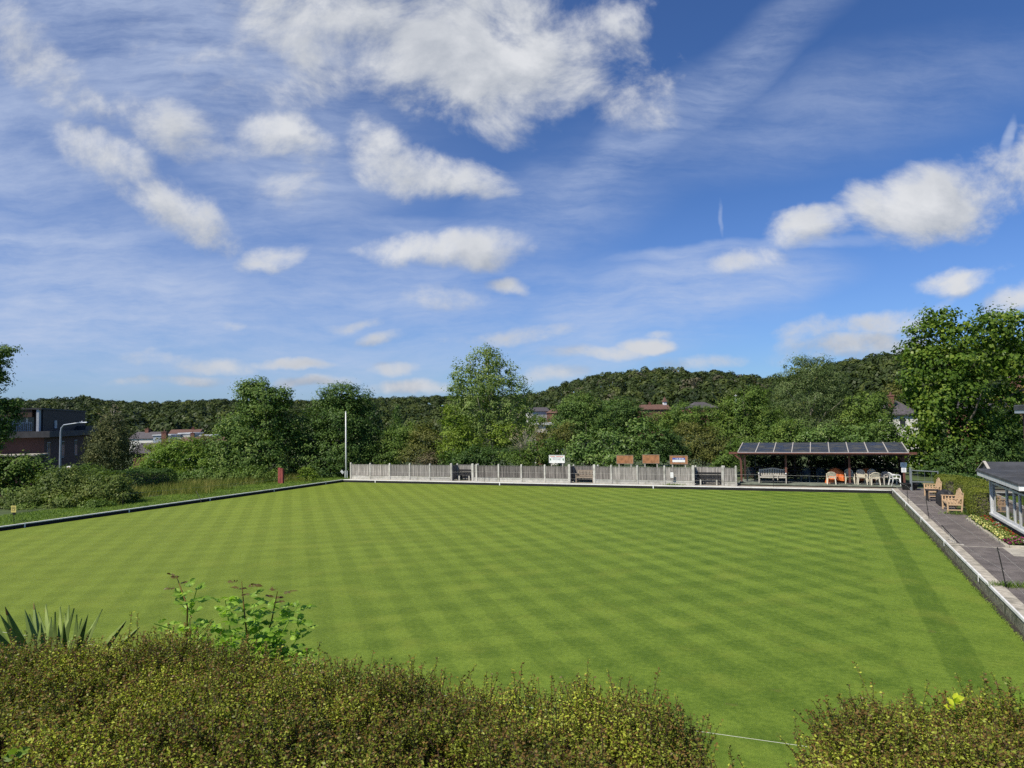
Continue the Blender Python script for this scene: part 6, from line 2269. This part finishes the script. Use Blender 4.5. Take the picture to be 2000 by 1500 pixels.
def pinnate_leaf(mbl, rng, p, direction, size, n_pairs=3, wide=.5, out=None):
    """compound leaf: leaflets either side of a stalk; returns leaflet positions etc"""
    d = direction.normalized()
    side = d.cross(Vector((0, 0, 1)))
    if side.length < .1:
        side = Vector((1, 0, 0))
    side.normalize()
    nrm = side.cross(d).normalized()
    if nrm.z < 0:
        nrm = -nrm
    nrm = (nrm * .55 + Vector((rng.normal() * .5, -.55 + rng.normal() * .5, .25 + rng.normal() * .3))).normalized()
    out.append((p + d * size * 1.0, d, nrm, size * .7))
    for k in range(n_pairs):
        q = p + d * size * (.25 + .28 * k)
        for sg in (-1, 1):
            ax = (d * .55 + side * sg).normalized()
            out.append((q + ax * size * .26, ax, (nrm + Vector(rng.normal(size=3)) * .35).normalized(), size * .62))


def leaflet_mesh(out, aspect=.5, rng=None):
    """each leaflet two folded halves with a pointed tip"""
    vs, fs = [], []
    for (c, ax, nrm, L) in out:
        ax = ax.normalized()
        sd = nrm.cross(ax).normalized()
        w = L * aspect * .5
        drop = -.12 * L
        b0 = len(vs)
        vs += [c - ax * L * .5, c - ax * L * .15 + sd * w + nrm * w * .3, c + ax * L * .18 + sd * w * .85 + nrm * (w * .3 + drop * .3), c + ax * L * .5 + nrm * drop,
               c + ax * L * .18 - sd * w * .85 + nrm * (w * .3 + drop * .3), c - ax * L * .15 - sd * w + nrm * w * .3, c + nrm * 0.0, c + ax * L * .2 + nrm * drop * .3]
        fs += [(b0, b0 + 1, b0 + 6), (b0 + 1, b0 + 2, b0 + 7, b0 + 6), (b0 + 2, b0 + 3, b0 + 7), (b0, b0 + 6, b0 + 5), (b0 + 5, b0 + 6, b0 + 7, b0 + 4), (b0 + 4, b0 + 7, b0 + 3)]
    return vs, fs


def rose_plant(label, d, stems, seed, leaf_size=.05, dense=1.7, base_drop=.35):
    rng = np.random.default_rng(seed)
    b = at(*stems[0][0], d)
    o = thing("rose_plant", label, 'plant', (b.x, b.y, b.z - base_drop), 0, 'garden plants behind the hedge')
    org = Vector(o.location)
    green, bronze = [], []
    for (p0, p1, p2, nl, bz) in stems:
        a, m_, t = [at(*q, d + rng.uniform(-.08, .08)) - org for q in (p0, p1, p2)]
        pts = [a - Vector((0, 0, base_drop * .9)), a, a.lerp(m_, .5), m_, m_.lerp(t, .5), t]
        MB().tube(pts, [.0042, .004, .0036, .003, .0024, .0014], 6).build("stem", LEAF['hedgetip'] if bz else LEAF['rose'], o)
        nl = int(nl * dense)
        for k in range(nl):
            f = (k + 1.0) / nl
            p = a.lerp(m_, f * 2) if f < .5 else m_.lerp(t, f * 2 - 1)
            ang = k * 2.4 + rng.uniform(-.4, .4)
            dv = Vector((math.cos(ang), math.sin(ang) * .8, rng.uniform(-.1, .55)))
            tgt = bronze if (bz and f > .80) else green
            sz = leaf_size * 1.0 * rng.uniform(.8, 1.25) * (.75 if f > .8 else 1)
            pet = p + dv.normalized() * sz * .35
            pinnate_leaf(None, rng, pet, dv, sz, 2 if sz < .05 else 2, out=tgt)
    vs, fs = leaflet_mesh(green, .62)
    MB().add(vs, fs).build("leaves", LEAF['rose'], o)
    if bronze:
        vs, fs = leaflet_mesh(bronze, .42)
        MB().add(vs, fs).build("young_leaves", LEAF['rosetip'], o)
    return o


rose_plant('tall thin rose shoot with bronze tip right of the spiky plant', 2.95,
           [((365, 1262), (366, 1185), (345, 1126), 14, True), ((366, 1225), (376, 1180), (384, 1152), 7, False), ((360, 1250), (335, 1228), (300, 1218), 4, False), ((368, 1255), (390, 1235), (402, 1222), 5, False)], 121, .046, 1.2)
rose_plant('bushy light green rose with several stems rising above the hedge', 2.8,
           [((490, 1300), (478, 1205), (472, 1136), 14, True), ((500, 1300), (530, 1215), (542, 1155), 14, True), ((520, 1305), (555, 1230), (582, 1180), 14, False), ((470, 1305), (450, 1235), (440, 1172), 13, False), ((455, 1305), (430, 1275), (420, 1240), 9, False),
            ((500, 1310), (510, 1270), (505, 1215), 11, False), ((530, 1315), (560, 1280), (590, 1230), 10, False), ((540, 1318), (575, 1300), (560, 1260), 8, False), ((475, 1318), (455, 1295), (460, 1260), 9, False), ((500, 1318), (490, 1290), (520, 1250), 9, False), ((520, 1320), (540, 1300), (530, 1280), 8, False)], 122, .052)
rose_plant('small dark rose sprig at the hedge edge below the bushy rose', 2.6,
           [((600, 1325), (598, 1300), (605, 1275), 7, False), ((598, 1320), (585, 1295), (575, 1280), 5, False)], 123, .036)


def leaf_sprig(label, px, py, d, n, mat, size, seed, tilt=.4):
    rng = np.random.default_rng(seed)
    b = at(px, py, d)
    o = thing("leaf_sprig", label, 'plant', tuple(b - Vector((0, 0, .12))), 0, 'leafy sprigs growing through the hedge')
    MB().tube([(0, 0, -.05), (.004, 0, .06), (0, 0, .12)], [.003, .0025, .0015], 5).build("stem", LEAF['rose'], o)
    out = []
    for k in range(n):
        a = k * 2.4
        ax = Vector((math.cos(a), math.sin(a) * .5, tilt + rng.uniform(-.2, .5)))
        c = Vector((0, 0, .10 + .03 * rng.random())) + ax.normalized() * size * .5
        out.append((c, ax, Vector((rng.normal() * .3, -.9, .5)).normalized(), size))
    vs, fs = leaflet_mesh(out, .62)
    MB().add(vs, fs).build("leaves", LEAF[mat], o)


LEAF['sprig'] = leafy("yellow_sprig_leaves", ((0.20, 0.24, 0.02), (0.30, 0.34, 0.03), (0.38, 0.42, 0.06)), trans=.45, clump=20)
leaf_sprig('bright yellow-green sprig standing above the right hedge', 1864, 1372, 1.83, 7, 'sprig', .024, 131)
leaf_sprig('pale green sprig at the far right end of the right hedge', 1992, 1372, 1.83, 4, 'rose', .022, 132)
leaf_sprig('broad green bindweed-like leaves at the bottom left corner', 30, 1478, 1.62, 6, 'bright', .030, 133, .1)
